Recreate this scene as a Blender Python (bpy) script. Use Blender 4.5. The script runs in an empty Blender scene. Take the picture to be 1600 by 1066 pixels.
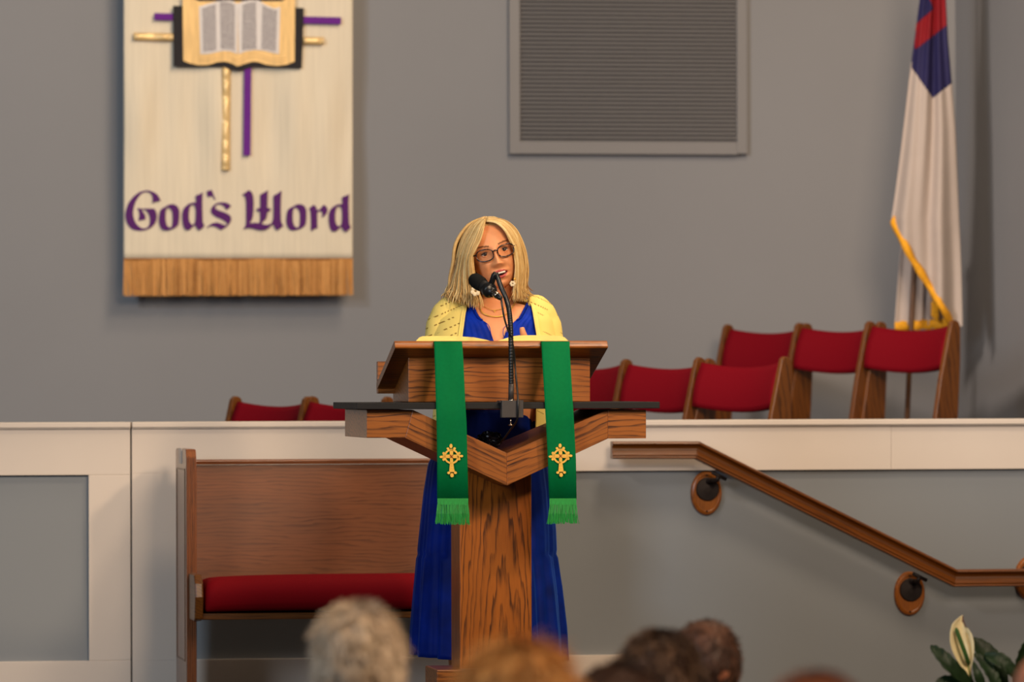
import bpy, bmesh, math, random
from mathutils import Vector, Matrix, noise as mnoise
random.seed(7)
SC = bpy.context.scene
COL = SC.collection
# ------------------------------------------------------------------ camera
F = 8000.0                                   # focal length in pixels (1600 wide)
PSI, RHO = math.radians(9.1), 0.0026
CH = 1.136                                   # camera height above the platform
fw = Vector((math.sin(PSI), math.cos(PSI), 0))
r0 = Vector((math.cos(PSI), -math.sin(PSI), 0)); u0 = Vector((0, 0, 1))
rt = r0 * math.cos(RHO) - u0 * math.sin(RHO)
up = u0 * math.cos(RHO) + r0 * math.sin(RHO)
D0 = 16.4
CAM = Vector((0, -0.3, CH)) - fw * D0 + r0 * (8 / F * D0)
cd = bpy.data.cameras.new('camera'); cam = bpy.data.objects.new('camera', cd); COL.objects.link(cam)
cd.sensor_width = 36; cd.lens = F * 36 / 1600; cd.shift_y = 67 / 1600
cd.clip_start = 0.5; cd.clip_end = 200
cd.dof.use_dof = True; cd.dof.focus_distance = 16.75; cd.dof.aperture_fstop = 3.4
m = Matrix((rt, up, -fw)).transposed().to_4x4(); m.translation = CAM
cam.matrix_world = m
SC.camera = cam
# ------------------------------------------------------------------ light
SC.view_settings.view_transform = 'Standard'; SC.view_settings.look = 'None'
SC.view_settings.gamma = 1; SC.view_settings.use_curve_mapping = False
SC.view_settings.exposure = 0.0
W = bpy.data.worlds.new('world'); SC.world = W; W.use_nodes = True
W.node_tree.nodes['Background'].inputs[0].default_value = (1.0, 0.92, 0.84, 1)
W.node_tree.nodes['Background'].inputs[1].default_value = 0.06
def area(name, loc, target, size, power, color, size_y=None):
    l = bpy.data.lights.new(name, 'AREA'); l.energy = power; l.color = color; l.size = size
    if size_y: l.shape = 'RECTANGLE'; l.size_y = size_y
    o = bpy.data.objects.new(name, l); COL.objects.link(o); o.location = loc
    o.rotation_euler = (Vector(target) - Vector(loc)).to_track_quat('-Z', 'Y').to_euler()
    return o
area('ceiling_lamp_nave', (1.6, -9.5, 5.4), (0.6, 1, 1), 2.6, 620, (1.0, 0.77, 0.55))
area('ceiling_lamp_platform', (1.9, -0.6, 5.6), (1.0, 2.4, 0.4), 1.0, 125, (1.0, 0.78, 0.55))
area('ceiling_lamp_choir', (1.4, 1.2, 6.0), (0.4, 4.6, 1.2), 1.2, 90, (1.0, 0.80, 0.58))
area('window_daylight', (-6.5, -7.0, 3.4), (0.5, 4.0, 2.2), 2.0, 330, (0.74, 0.87, 1.0), 2.6)
def spot(name, loc, target, deg, power, color, size, blend):
    l = bpy.data.lights.new(name, 'SPOT'); l.energy = power; l.color = color; l.shadow_soft_size = size
    l.spot_size = math.radians(deg); l.spot_blend = blend
    o = bpy.data.objects.new(name, l); COL.objects.link(o); o.location = loc
    o.rotation_euler = (Vector(target) - Vector(loc)).to_track_quat('-Z', 'Y').to_euler()
spot('pulpit_spot', (3.0, -5.6, 4.1), (0.0, 0.3, 1.12), 15.5, 880, (1.0, 0.74, 0.48), .25, .9)
spot('banner_spot', (1.6, -2.0, 5.6), (-1.9, 5.4, 2.3), 40, 410, (1.0, 0.78, 0.54), .3, 1.0)
spot('right_wall_fill', (-4.5, -3.0, 5.4), (2.85, 3.6, 2.0), 28, 2500, (1.0, 0.87, 0.76), .6, 1.0)  # added fill to brighten the right wall, stands for no known fixture
spot('window_shaft', (-5.5, -3.0, 4.6), (-0.9, 5.4, 2.6), 34, 720, (0.74, 0.88, 1.0), .4, .7)

# ------------------------------------------------------------------ helpers
def P(px, py, Y):
    d = fw + rt * ((px - 800) / F) + up * ((600 - py) / F)
    return CAM + d * ((Y - CAM.y) / d.y)
def PX(px, Y): return P(px, 600, Y).x
def PZ(py, Y, px=800): return P(px, py, Y).z
def YD(D, px=800):                            # world Y on the ray at axial distance D
    d = fw + rt * ((px - 800) / F); return CAM.y + d.y * D
class MB:
    def __init__(s): s.v = []; s.f = []; s.m = []; s.t = []; s.tone = 0.0; s.mi = 0
    def vert(s, p): s.v.append(Vector(p)); s.t.append(s.tone); return len(s.v) - 1
    def face(s, ids, mi=None): s.f.append(tuple(ids)); s.m.append(s.mi if mi is None else mi)
    def box(s, a, b):
        x0, y0, z0 = a; x1, y1, z1 = b
        i = [s.vert(p) for p in ((x0,y0,z0),(x1,y0,z0),(x1,y1,z0),(x0,y1,z0),(x0,y0,z1),(x1,y0,z1),(x1,y1,z1),(x0,y1,z1))]
        for q in ((0,3,2,1),(4,5,6,7),(0,1,5,4),(1,2,6,5),(2,3,7,6),(3,0,4,7)): s.face([i[k] for k in q])
        return s
    def prism(s, pts, d):                     # closed outline of 3D points, extruded by vector d
        n = len(pts); d = Vector(d)
        a = [s.vert(p) for p in pts]; b = [s.vert(Vector(p) + d) for p in pts]
        s.face(a); s.face(b[::-1])
        for k in range(n): s.face((a[k], b[k], b[(k+1)%n], a[(k+1)%n]))
        return s
    def grid(s, rows, closed=False, mi=None):
        ids = [[s.vert(p) for p in r] for r in rows]
        for j in range(len(ids)-1):
            n = len(ids[j])
            for k in range(n if closed else n-1):
                s.face((ids[j][k], ids[j][(k+1)%n], ids[j+1][(k+1)%n], ids[j+1][k]), mi)
        return ids
    def loft(s, rings, cap=True, mi=None):
        ids = s.grid(rings, True, mi)
        if cap: s.face(ids[0][::-1], mi); s.face(ids[-1], mi)
        return ids
    def tube(s, pts, rad, n=10, cap=True, mi=None):
        pts = [Vector(p) for p in pts]; k = len(pts)
        if not isinstance(rad, (list, tuple)): rad = [rad]*k
        rings = []; ref = None
        for i in range(k):
            t = (pts[min(i+1,k-1)] - pts[max(i-1,0)]).normalized()
            if ref is None: ref = t.orthogonal().normalized()
            ref = (ref - t*ref.dot(t))
            if ref.length < 1e-6: ref = t.orthogonal()
            ref.normalize(); w = t.cross(ref)
            rings.append([pts[i] + (ref*math.cos(a*2*math.pi/n) + w*math.sin(a*2*math.pi/n))*rad[i] for a in range(n)])
        s.loft(rings, cap, mi); return s
    def ball(s, c, r, n=16, mrows=10, mi=None):
        c = Vector(c); r = Vector((r,)*3) if not isinstance(r, (tuple, list, Vector)) else Vector(r)
        rings = [[c + Vector((r.x*math.sin(math.pi*(j+.02)/(mrows+.04))*math.cos(2*math.pi*k/n), r.y*math.sin(math.pi*(j+.02)/(mrows+.04))*math.sin(2*math.pi*k/n), -r.z*math.cos(math.pi*(j+.02)/(mrows+.04)))) for k in range(n)] for j in range(mrows+1)]
        s.loft(rings, True, mi); return s
    def build(s, name, mats, parent=None, smooth=False, bevel=0, grain=None, origin=None, solid=0, sub=0, off=0):
        o0 = Vector(origin) if origin is not None else (WORLD(parent) if parent else Vector((0,0,0)))
        me = bpy.data.meshes.new(name)
        me.from_pydata([tuple(p - o0) for p in s.v], [], s.f)
        if not isinstance(mats, (list, tuple)): mats = [mats]
        for q in mats: me.materials.append(q)
        for p_, mi in zip(me.polygons, s.m): p_.material_index = mi; p_.use_smooth = smooth
        if grain is not None:
            g = Vector(grain).normalized()
            a2 = Vector((0,0,1)) if abs(g.z) < .7 else Vector((1,0,0))
            a2 = (a2 - g*a2.dot(g)).normalized(); a3 = g.cross(a2)
            off3 = (random.uniform(0,5), random.uniform(-.06,.06), 0)
            at = me.attributes.new('grain', 'FLOAT_VECTOR', 'POINT')
            c = sum((p for p in s.v), Vector((0,0,0)))/len(s.v)
            fl = []
            for p in s.v:
                q = p - c; fl += [q.dot(g)+off3[0], q.dot(a2)+off3[1], q.dot(a3)]
            at.data.foreach_set('vector', fl)
        if any(s.t):
            at = me.attributes.new('tone', 'FLOAT', 'POINT'); at.data.foreach_set('value', s.t)
        bm = bmesh.new(); bm.from_mesh(me); bmesh.ops.recalc_face_normals(bm, faces=bm.faces); bm.to_mesh(me); bm.free()
        o = bpy.data.objects.new(name, me); COL.objects.link(o)
        if parent: o.parent = parent
        else: o.location = o0
        if origin is not None and parent: o.location = o0 - WORLD(parent)
        if solid:
            q = o.modifiers.new('thick','SOLIDIFY'); q.thickness = solid; q.offset = off
        if bevel:
            q = o.modifiers.new('edge','BEVEL'); q.width = bevel; q.segments = 2; q.limit_method = 'ANGLE'; q.angle_limit = math.radians(40)
        if sub:
            q = o.modifiers.new('sub','SUBSURF'); q.levels = sub; q.render_levels = sub
        return o
def WORLD(o):
    v = Vector(o.location)
    while o.parent: o = o.parent; v += o.location
    return v
def tag(o, label, cat, group=None):
    o['label'] = label; o['category'] = cat
    if group: o['group'] = group
    return o
def thing(name, label, cat, loc, group=None):
    o = bpy.data.objects.new(name, None); COL.objects.link(o); o.location = loc; o.empty_display_size = .1
    return tag(o, label, cat, group)
def struct(name, mb, mat, **k):
    o = mb.build(name, mat, **k); o['kind'] = 'structure'; return o
def pbox(px0, px1, py0, py1, Y, d):           # box whose front face spans these frame pixels at depth Y
    a = P(px0, py1, Y); b = P(px1, py0, Y)
    return MB().box((a.x, Y, a.z), (b.x, Y + d, b.z))
def poly(pts, Y): return [P(x, y, Y) for x, y in pts]
def interp(tab, t):
    if t <= tab[0][0]: return tab[0][1]
    for (a, va), (b, vb) in zip(tab, tab[1:]):
        if t <= b: return va + (vb-va)*(t-a)/(b-a)
    return tab[-1][1]
def smoothpath(pts, n=6):
    pts = [Vector(p) for p in pts]; out = []
    for i in range(len(pts)-1):
        a = pts[max(i-1,0)]; b = pts[i]; c = pts[i+1]; d = pts[min(i+2,len(pts)-1)]
        for k in range(n):
            t = k/n
            out.append(0.5*((2*b)+(c-a)*t+(2*a-5*b+4*c-d)*t*t+(3*b-a-3*c+d)*t**3))
    return out + [pts[-1]]
# ------------------------------------------------------------------ materials
def srgb(r, g, b):
    def c(x):
        x /= 255.0
        return x/12.92 if x <= .04045 else ((x+.055)/1.055)**2.4
    return (c(r), c(g), c(b), 1)
class NT:
    def __init__(s, name):
        s.mat = bpy.data.materials.new(name); s.mat.use_nodes = True
        s.n = s.mat.node_tree.nodes; s.l = s.mat.node_tree.links
        s.b = s.n['Principled BSDF']
    def new(s, t, **kw):
        o = s.n.new(t)
        for k, v in kw.items():
            if hasattr(o, k): setattr(o, k, v)
        return o
    def link(s, a, b): s.l.new(a, b)
    def math(s, op, a, b=None):
        o = s.new('ShaderNodeMath', operation=op)
        for i, q in enumerate((a, b)):
            if q is None: continue
            if isinstance(q, (int, float)): o.inputs[i].default_value = q
            else: s.link(q, o.inputs[i])
        return o.outputs[0]
    def ramp(s, fac, stops):
        o = s.new('ShaderNodeValToRGB'); e = o.color_ramp.elements
        while len(e) < len(stops): e.new(.5)
        for q, (p, c) in zip(e, stops): q.position = p; q.color = c
        s.link(fac, o.inputs[0]); return o.outputs[0]
    def noise(s, vec, scale, detail=3, rough=.55):
        o = s.new('ShaderNodeTexNoise'); o.inputs['Scale'].default_value = scale
        o.inputs['Detail'].default_value = detail; o.inputs['Roughness'].default_value = rough
        if vec is not None: s.link(vec, o.inputs['Vector'])
        return o.outputs['Fac']
    def bump(s, h, strength, dist=.002):
        o = s.new('ShaderNodeBump'); o.inputs['Strength'].default_value = strength; o.inputs['Distance'].default_value = dist
        s.link(h, o.inputs['Height']); s.link(o.outputs[0], s.b.inputs['Normal'])
def mix(c, k): return (c[0]*k, c[1]*k, c[2]*k, 1)
def plain(name, c, rough=.6, var=.10, scale=30, bump=.0, spec=.4, metal=0, stretch=None, sheen=0, sss=0):
    t = NT(name); b = t.b
    co = t.new('ShaderNodeTexCoord').outputs['Object']
    if stretch:
        mp = t.new('ShaderNodeMapping'); mp.inputs['Scale'].default_value = stretch; t.link(co, mp.inputs[0]); co = mp.outputs[0]
    nz = t.noise(co, scale)
    t.link(t.ramp(nz, [(.3, mix(c, 1-var)), (.7, mix(c, 1+var))]), b.inputs['Base Color'])
    b.inputs['Roughness'].default_value = rough; b.inputs['Specular IOR Level'].default_value = spec; b.inputs['Metallic'].default_value = metal
    if sheen: b.inputs['Sheen Weight'].default_value = sheen; b.inputs['Sheen Tint'].default_value = (.08,.30,1,1) if c[2] > c[0] else (1,1,1,1); b.inputs['Sheen Roughness'].default_value = .4
    if sss:
        b.inputs['Subsurface Weight'].default_value = sss; b.inputs['Subsurface Radius'].default_value = (.010,.004,.002)
    if bump: t.bump(t.noise(co, scale*4), bump)
    return t.mat
def wood(name, light, dark, freq=45, k=.6, amp=.6, rough=.38, cy=None, dn=.75, coat=.35):
    t = NT(name); b = t.b
    at = t.new('ShaderNodeAttribute'); at.attribute_name = 'grain'
    sx = t.new('ShaderNodeSeparateXYZ'); t.link(at.outputs['Vector'], sx.inputs[0])
    a, bb, cc = sx.outputs
    if cy is None: r = t.math('ADD', bb, t.math('MULTIPLY', cc, .35))
    else:
        c2 = t.math('ADD', t.math('ABSOLUTE', cc), cy)
        r = t.math('SQRT', t.math('ADD', t.math('MULTIPLY', bb, bb), t.math('MULTIPLY', c2, c2)))
    def mapped(sc_, det=3):
        mp = t.new('ShaderNodeMapping'); mp.inputs['Scale'].default_value = sc_; t.link(at.outputs['Vector'], mp.inputs[0])
        return t.noise(mp.outputs[0], 1.0, det)
    n1 = mapped((2.2, 7, 7), 2); n1b = mapped((5, 38, 38), 2)
    ph = t.math('ADD', t.math('ADD', t.math('MULTIPLY', r, freq), t.math('MULTIPLY', a, k)), t.math('ADD', t.math('MULTIPLY', n1, amp*6), t.math('MULTIPLY', n1b, 2.2)))
    fr = t.math('FRACT', ph)
    ring = t.ramp(fr, [(0, (0,0,0,1)), (.5, (.06,.06,.06,1)), (.80, (dn,dn,dn,1)), (.92, (dn,dn,dn,1)), (1, (0,0,0,1))])
    pore = t.ramp(mapped((16, 420, 420), 2), [(.40, (0,0,0,1)), (.60, (1,1,1,1))])
    vary = t.ramp(mapped((4, 34, 34), 2), [(.36, (.1,.1,.1,1)), (.62, (1,1,1,1))])
    f = t.math('MULTIPLY', ring, t.math('ADD', t.math('MULTIPLY', pore, .35), t.math('ADD', t.math('MULTIPLY', vary, .6), .08)))
    f = t.math('ADD', f, t.math('MULTIPLY', pore, .12))
    base = t.ramp(mapped((1.5, 6, 6), 2), [(.3, mix(light, .84)), (.7, mix(light, 1.14))])
    mx = t.new('ShaderNodeMix', data_type='RGBA'); t.link(f, mx.inputs[0]); t.link(base, mx.inputs[6]); mx.inputs[7].default_value = dark
    t.link(mx.outputs[2], b.inputs['Base Color'])
    b.inputs['Roughness'].default_value = rough; b.inputs['Specular IOR Level'].default_value = .25
    b.inputs['Coat Weight'].default_value = coat; b.inputs['Coat Roughness'].default_value = .28
    t.bump(t.math('SUBTRACT', 1.0, f), .15, .0006)
    return t.mat
OAK = wood('oak', srgb(160,92,34), srgb(62,28,8), 62, 1.5, .5, .38, None, .95)
OAKC = wood('oak_column', srgb(162,88,22), srgb(66,30,6), 105, 5.0, .13, .38, .03, .95)
OAKB = wood('oak_pew_back', srgb(124,68,32), srgb(76,38,14), 75, .6, .6, .5, None, .7, .08)
OAKP = wood('oak_pew_end', srgb(132,72,30), srgb(68,34,10), 90, .3, .3, .38, None, .75, .9)
OAKD = wood('dark_oak', srgb(112,64,20), srgb(46,22,6), 80, .5, .4, .4)
OAKR = wood('handrail_oak', srgb(108,58,12), srgb(60,28,6), 110, .3, .3, .33)
PLQ = wood('plaque_oak', srgb(160,90,26), srgb(66,32,8), 130, .3, .2, .35)
WALL = plain('wall_paint', srgb(134,133,135), .75, .02, 1.5, .04, .25)
WALLR = WALL
PANEL = plain('panel_paint', srgb(134,138,142), .7, .03, 1.2, .03, .25)
TRIM = plain('trim_paint', srgb(217,204,192), .45, .02, 3, .02, .35)
CARPET = plain('carpet', srgb(52,36,32), .95, .2, 60, .3)
BLACKL = plain('black_laminate', srgb(28,27,28), .6, .12, 25, spec=.25)
RED = plain('red_fabric', (.165,.0004,.006,1), .8, .08, 400, .15, .12)
REDC = plain('red_cushion', (.20,.0004,.004,1), .8, .08, 300, .15, .12)
BANNER = plain('banner_cloth', srgb(222,208,184), .7, .05, 6, .05, .3, stretch=(12,1,.5))
GOLDF = None
PURPLE = plain('purple_felt', srgb(100,20,132), .75, .06, 40)
LPURPLE = plain('purple_letter_felt', srgb(82,14,98), .75, .06, 40)
GOLDL = plain('gold_lame', srgb(236,200,138), .35, .12, 25, .2, .6, .2)
BLACKF = plain('black_felt', srgb(38,34,36), .85, .1, 40)
PAGEB = plain('gold_page_block', srgb(224,184,118), .45, .14, 12, .1, .5, .1, stretch=(6,1,.7))
PAGEW = plain('page_white', srgb(220,212,208), .7, .04, 30)
GREEN = plain('green_stole', (.0,.150,.043,1), .75, .05, 90, .05, .08)
GREENF = plain('green_fringe', (.012,.30,.045,1), .55, .25, 120, .1, .4, stretch=(4,4,.4))
GOLDE = plain('gold_thread', srgb(236,184,72), .4, .15, 300, .2, .6, .15)
REDT = plain('red_thread', srgb(150,50,20), .6)
BLACKP = plain('black_plastic', srgb(22,22,24), .35, .1, 40)
FOAM = plain('black_foam', srgb(26,26,26), .95, .3, 400, .5, .1)
SILVER = plain('silver_metal', srgb(180,165,150), .25, .05, 40, 0, .5, 1)
GREYP = plain('grey_metal_box', srgb(58,54,54), .5, .08, 60)
BRONZE = plain('dark_bronze', srgb(38,30,28), .5, .15, 60, .05, .4, .5)
VENT = plain('vent_paint', srgb(124,121,121), .5, .02, 4)
VENTD = plain('vent_dark', srgb(104,99,96), .9)
WHITEF = plain('flag_white', srgb(178,164,156), .75, .03, 8, .02, .2)
NAVY = plain('flag_navy', srgb(30,26,74), .75, .05, 30)
REDF = plain('flag_red', srgb(130,4,20), .75, .05, 30)
YELF = plain('flag_yellow_fringe', srgb(226,158,26), .75, .15, 90, .1)
POLE = plain('flag_pole', srgb(84,52,24), .35, .2, 20)
SKIN = plain('skin', srgb(228,156,108), .5, .05, 22, .03, .35, sss=.15)
SKIN2 = plain('skin_ruddy', srgb(176,112,84), .55, .08, 22, .03, .35, sss=.1)
LIP = plain('lips', srgb(190,84,78), .4)
MOUTH = plain('mouth_inside', srgb(70,20,18), .6)
TEETH = plain('teeth', srgb(228,218,204), .3)
EYEW = plain('eye_white', srgb(214,204,198), .2)
IRIS = plain('iris', srgb(46,40,40), .15)
BROW = plain('eyebrow', srgb(134,88,54), .8)
YEL = None
BLUE = plain('blue_velvet', (.0003,.012,.17,1), .6, .4, 9, .05, .12, sheen=.5)
BLUE2 = plain('blue_bodice', (.002,.024,.33,1), .6, .3, 16, .05, .1, sheen=.06)
GOLD = plain('gold_metal', srgb(236,186,84), .3, .05, 40, 0, .6, .45)
PETAL = plain('white_petal', srgb(216,200,168), .6)
SHOE = plain('shoe_leather', srgb(60,40,30), .5)
PLASTIC = plain('crumpled_plastic', srgb(44,40,46), .16, .2, 40, .6, .8)
BIBLE = plain('gilt_page_edges', srgb(232,206,104), .45, .10, 200, .1, .5, stretch=(.2,1,6))
COVER = plain('book_cover', srgb(60,28,22), .6)
LEAF = plain('lily_leaf', srgb(24,42,18), .5, .35, 30, .25, .25)
SPATHE = plain('lily_spathe', srgb(226,212,170), .5, .10, 18, .05, .3, sss=.1)
BROWNS = plain('withered_brown', srgb(84,46,30), .7)
SPADIX = plain('lily_spadix', srgb(50,84,28), .7, .3, 200, .4)
STEM = plain('lily_stem', srgb(90,128,40), .5)
POT = plain('terracotta', srgb(150,90,60), .8)
def hairmat(name, a, b, c, rough=.42):
    t = NT(name)
    at = t.new('ShaderNodeAttribute'); at.attribute_name = 'tone'
    co = t.new('ShaderNodeTexCoord').outputs['Object']
    f = t.math('ADD', t.math('MULTIPLY', at.outputs['Fac'], .75), t.math('MULTIPLY', t.noise(co, 60, 3), .3))
    t.link(t.ramp(f, [(.15, a), (.5, b), (.9, c)]), t.b.inputs['Base Color'])
    t.b.inputs['Roughness'].default_value = rough; t.b.inputs['Specular IOR Level'].default_value = .35
    return t.mat
BLOND = hairmat('blond_hair', srgb(138,98,54), srgb(206,168,106), srgb(240,216,160))
WHITEH = hairmat('white_hair', srgb(146,126,104), srgb(200,178,152), srgb(228,208,184), .6)
GINGER = hairmat('ginger_hair', srgb(142,90,42), srgb(204,144,76), srgb(232,184,118), .6)
BROWNH = hairmat('brown_hair', srgb(38,22,14), srgb(60,37,25), srgb(86,54,36), .6)
DARKH = hairmat('dark_curly_hair', srgb(36,22,14), srgb(66,42,28), srgb(120,92,70), .6)
GREYH = hairmat('grey_hair', srgb(110,90,72), srgb(150,126,104), srgb(178,156,134), .6)
AUBURN = hairmat('auburn_hair', srgb(96,46,24), srgb(134,74,44), srgb(160,98,62), .6)
GOLDF = hairmat('gold_fringe', srgb(150,94,40), srgb(198,138,72), srgb(216,158,92), .7)
def cardigan_mat():
    t = NT('yellow_knit'); co = t.new('ShaderNodeTexCoord').outputs['Object']
    sx = t.new('ShaderNodeSeparateXYZ'); t.link(co, sx.inputs[0])
    x, y, z = sx.outputs
    zz = t.math('ADD', z, t.math('MULTIPLY', t.math('ABSOLUTE', x), .45))
    row = t.math('LESS_THAN', t.math('FRACT', t.math('MULTIPLY', zz, 36)), .16)
    dot = t.math('LESS_THAN', t.math('FRACT', t.math('MULTIPLY', t.math('ADD', x, t.math('MULTIPLY', y, .8)), 120)), .5)
    nm = t.math('GREATER_THAN', t.noise(co, 9, 1), .44)
    f = t.math('MULTIPLY', t.math('MULTIPLY', row, dot), nm)
    mx = t.new('ShaderNodeMix', data_type='RGBA'); t.link(f, mx.inputs[0])
    mx.inputs[6].default_value = srgb(246,220,122); mx.inputs[7].default_value = srgb(150,118,48)
    t.link(mx.outputs[2], t.b.inputs['Base Color']); t.b.inputs['Roughness'].default_value = .8
    w = t.new('ShaderNodeTexWave'); w.inputs['Scale'].default_value = 90; w.inputs['Distortion'].default_value = 1; t.link(co, w.inputs['Vector'])
    t.bump(w.outputs['Fac'], .25, .001)
    return t.mat
YEL = cardigan_mat()
def text_mat():
    t = NT('printed_text'); co = t.new('ShaderNodeTexCoord').outputs['Object']
    sx = t.new('ShaderNodeSeparateXYZ'); t.link(co, sx.inputs[0])
    row = t.math('LESS_THAN', t.math('FRACT', t.math('MULTIPLY', sx.outputs[2], 130)), .5)
    mp = t.new('ShaderNodeMapping'); mp.inputs['Scale'].default_value = (260, 1, 130); t.link(co, mp.inputs[0])
    nm = t.math('GREATER_THAN', t.noise(mp.outputs[0], 1, 1), .42)
    f = t.math('MULTIPLY', row, nm)
    mx = t.new('ShaderNodeMix', data_type='RGBA'); t.link(f, mx.inputs[0])
    mx.inputs[6].default_value = srgb(196,188,186); mx.inputs[7].default_value = srgb(120,112,114)
    t.link(mx.outputs[2], t.b.inputs['Base Color']); t.b.inputs['Roughness'].default_value = .8
    return t.mat
TEXT = text_mat()
def lens_mat():
    t = NT('spectacle_lens'); t.n.remove(t.b)
    tr = t.new('ShaderNodeBsdfTransparent'); gl = t.new('ShaderNodeBsdfGlossy'); gl.inputs['Roughness'].default_value = .03
    fr = t.new('ShaderNodeFresnel'); fr.inputs[0].default_value = 1.5
    mx = t.new('ShaderNodeMixShader'); t.link(fr.outputs[0], mx.inputs[0]); t.link(tr.outputs[0], mx.inputs[1]); t.link(gl.outputs[0], mx.inputs[2])
    t.link(mx.outputs[0], t.n['Material Output'].inputs[0]); return t.mat
LENS = lens_mat()
def tort():
    t = NT('tortoiseshell'); co = t.new('ShaderNodeTexCoord').outputs['Object']
    t.link(t.ramp(t.noise(co, 120, 2), [(.46, srgb(14,12,20)), (.58, srgb(22,18,30)), (.64, srgb(130,90,70))]), t.b.inputs['Base Color'])
    t.b.inputs['Roughness'].default_value = .2; return t.mat
TORT = tort()

# ================================================================== THE SETTING
YW, YB = 2.3, 5.5                              # parapet front, back wall
PLX = PX(1010, YW)                             # platform's right end at the stairs
struct('floor', MB().box((-9, -20, -.62), (9, 8, -.5)), CARPET)
struct('floor_platform', MB().box((-6, -3.2, -.499), (PLX, 8, 0)), CARPET)
xr = PX(1494, YB)
mb = MB(); [mb.box((PLX, 1.1, -.499), (PLX + .33*(3-k), YW, -.125*(k+1))) for k in range(3)]
struct('floor_stairs', mb, CARPET)
struct('wall_back', MB().box((-7, YB, -.5), (xr + .3, YB + .2, 6.2)), WALL)
struct('wall_right', MB().prism([(xr, YB, -.5), (xr, YB, 6.2), (xr+.45, -1.5, 6.2), (xr+.45, -1.5, -.5)], (.2, 0, 0)), WALLR)
# choir risers behind the parapet
struct('floor_choir', MB().box((-6, YW+.12, 0), (xr, YB, .24)).box((0.3, 2.75, .24), (xr, YB, .38)).box((1.2, 3.6, .38), (xr, YB, .54)), CARPET)
# parapet
xg0, xg1 = PX(203.2, YW), PX(205.8, YW)
zcap = PZ(657.5, YW); zb = PZ(668, YW)
xl = -6.0; xe = xr + .25
struct('wall_front', MB().box((xl, YW+.02, -.5), (xe, YW+.12, zb)), PANEL)
mb = MB(); mb.box((xl, YW-.016, zcap-.02), (xg0, YW+.14, zcap)); mb.box((xl, YW-.010, zb), (xg0, YW+.13, zcap-.02))
struct('trim_1', mb, TRIM, bevel=.004)
mb = MB(); mb.box((xg1, YW-.016, zcap-.02), (xe, YW+.14, zcap)); mb.box((xg1, YW-.010, zb), (xe, YW+.13, zcap-.02))
struct('trim_2', mb, TRIM, bevel=.004)
zp = PZ(739, YW); zq = PZ(1025.5, YW)
mb = MB(); mb.box((xl, YW, zp), (xg0, YW+.02, zb)); mb.box((PX(138, YW), YW, zq), (xg0, YW+.02, zp)); mb.box((xl, YW, 0), (xg0, YW+.02, zq))
struct('trim_3', mb, TRIM, bevel=.002)
mb = MB(); mb.box((xg1, YW, zp+.005), (PX(1392, YW), YW+.02, zb)); mb.box((xg1, YW, zq), (PX(276, YW), YW+.02, zp+.005)); mb.box((PX(1392.3, YW), YW+.0012, zp+.005), (xe, YW+.02, zb))
struct('trim_4', mb, TRIM, bevel=.001)
struct('baseboard_front', MB().box((xg1, YW, 0), (PLX, YW+.02, zq)), TRIM, bevel=.001)

# ================================================================== VENT
root = thing('wall_vent', 'large grey louvred vent on the back wall, right of the banner', 'vent', P(981, 240, YB))
fr_t = -110
mb = MB()
for a, b, c, d in ((796, 812, fr_t, 240.5), (1152, 1167, fr_t, 240.5), (812, 1152, 223, 240.5), (812, 1152, fr_t, fr_t+16)):
    p = P(a, d, YB-.03); q = P(b, c, YB-.03); mb.box((p.x, YB-.03, p.z), (q.x, YB-.001, q.z))
mb.build('vent_frame', VENT, root, bevel=.002)
x0, x1 = PX(811, YB-.02), PX(1153, YB-.02); z0, z1 = PZ(224, YB), PZ(fr_t+14, YB)
MB().box((x0, YB-.006, z0), (x1, YB-.002, z1)).build('vent_backing', VENTD, root)
pitch = 6.72/ (F/22.2); n = int((z1-z0)/pitch)
for k in range(n):
    z = z0 + pitch*(k+.5)
    MB().prism([(x0, YB-.026, z-pitch*.30), (x0, YB-.008, z+pitch*.38), (x0, YB-.005, z+pitch*.30), (x0, YB-.023, z-pitch*.40)], (x1-x0, 0, 0)).build('slat', VENT, root)

# ================================================================== BANNER
YN = YB - .13
root = thing('banner', 'tall cream banner with purple lettering and open book, hanging on the back wall', 'banner', P(372, 464, YN))
def bwave(px, py):
    k = math.exp(-((py-190)/75)**2)*.9 + .10
    return k*(.017*math.sin(px*.047+1.0) + .008*math.sin(px*.105+py*.004)) + .0015*math.sin(px*.09-py*.06)*math.exp(-((py-380)/18)**2)
rows = []
for j in range(50):
    py = -170 + (405+170)*j/49
    rows.append([P(193.5+357.5*i/90, py, YN + bwave(193.5+357.5*i/90, max(py,0))) for i in range(91)])
mb = MB(); mb.grid(rows); mb.build('banner_cloth', BANNER, root, smooth=True, solid=.003)
mb = MB()
ids = mb.grid([[P(193.5+357.5*i/90, y, YN-.008+bwave(193.5+357.5*i/90, 400)) for i in range(91)] for y in (403.5, 407)])
mb.tone = .5
for i in range(700):
    px = 194 + 357*(i+random.random())/700; w = random.uniform(.35, .75); L = 463 - (px-193)/357*1.5 + random.uniform(-2.6, .6)
    dy = random.uniform(-.007, .005); dx = random.gauss(0, 1.3)
    a = [P(px-w, 404.5, YN-.007+dy*.3), P(px+w, 404.5, YN-.007+dy*.3)]; b = [P(px+w+dx, L, YN-.004+dy), P(px-w+dx, L, YN-.004+dy)]
    mb.tone = min(1,max(.02,.55+.35*mnoise.noise(Vector((px*.11,0,0)))+random.gauss(0,.18))); mb.prism([a[0], a[1], b[0], b[1]], (0, .002, 0))
mb.build('fringe', GOLDF, root)
def slab(name, pts, mat, parent, Y, d=.003, bevel=0): return MB().prism(poly(pts, Y), (0, d, 0)).build(name, mat, parent, bevel=bevel)
YA = YN - .022
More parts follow.
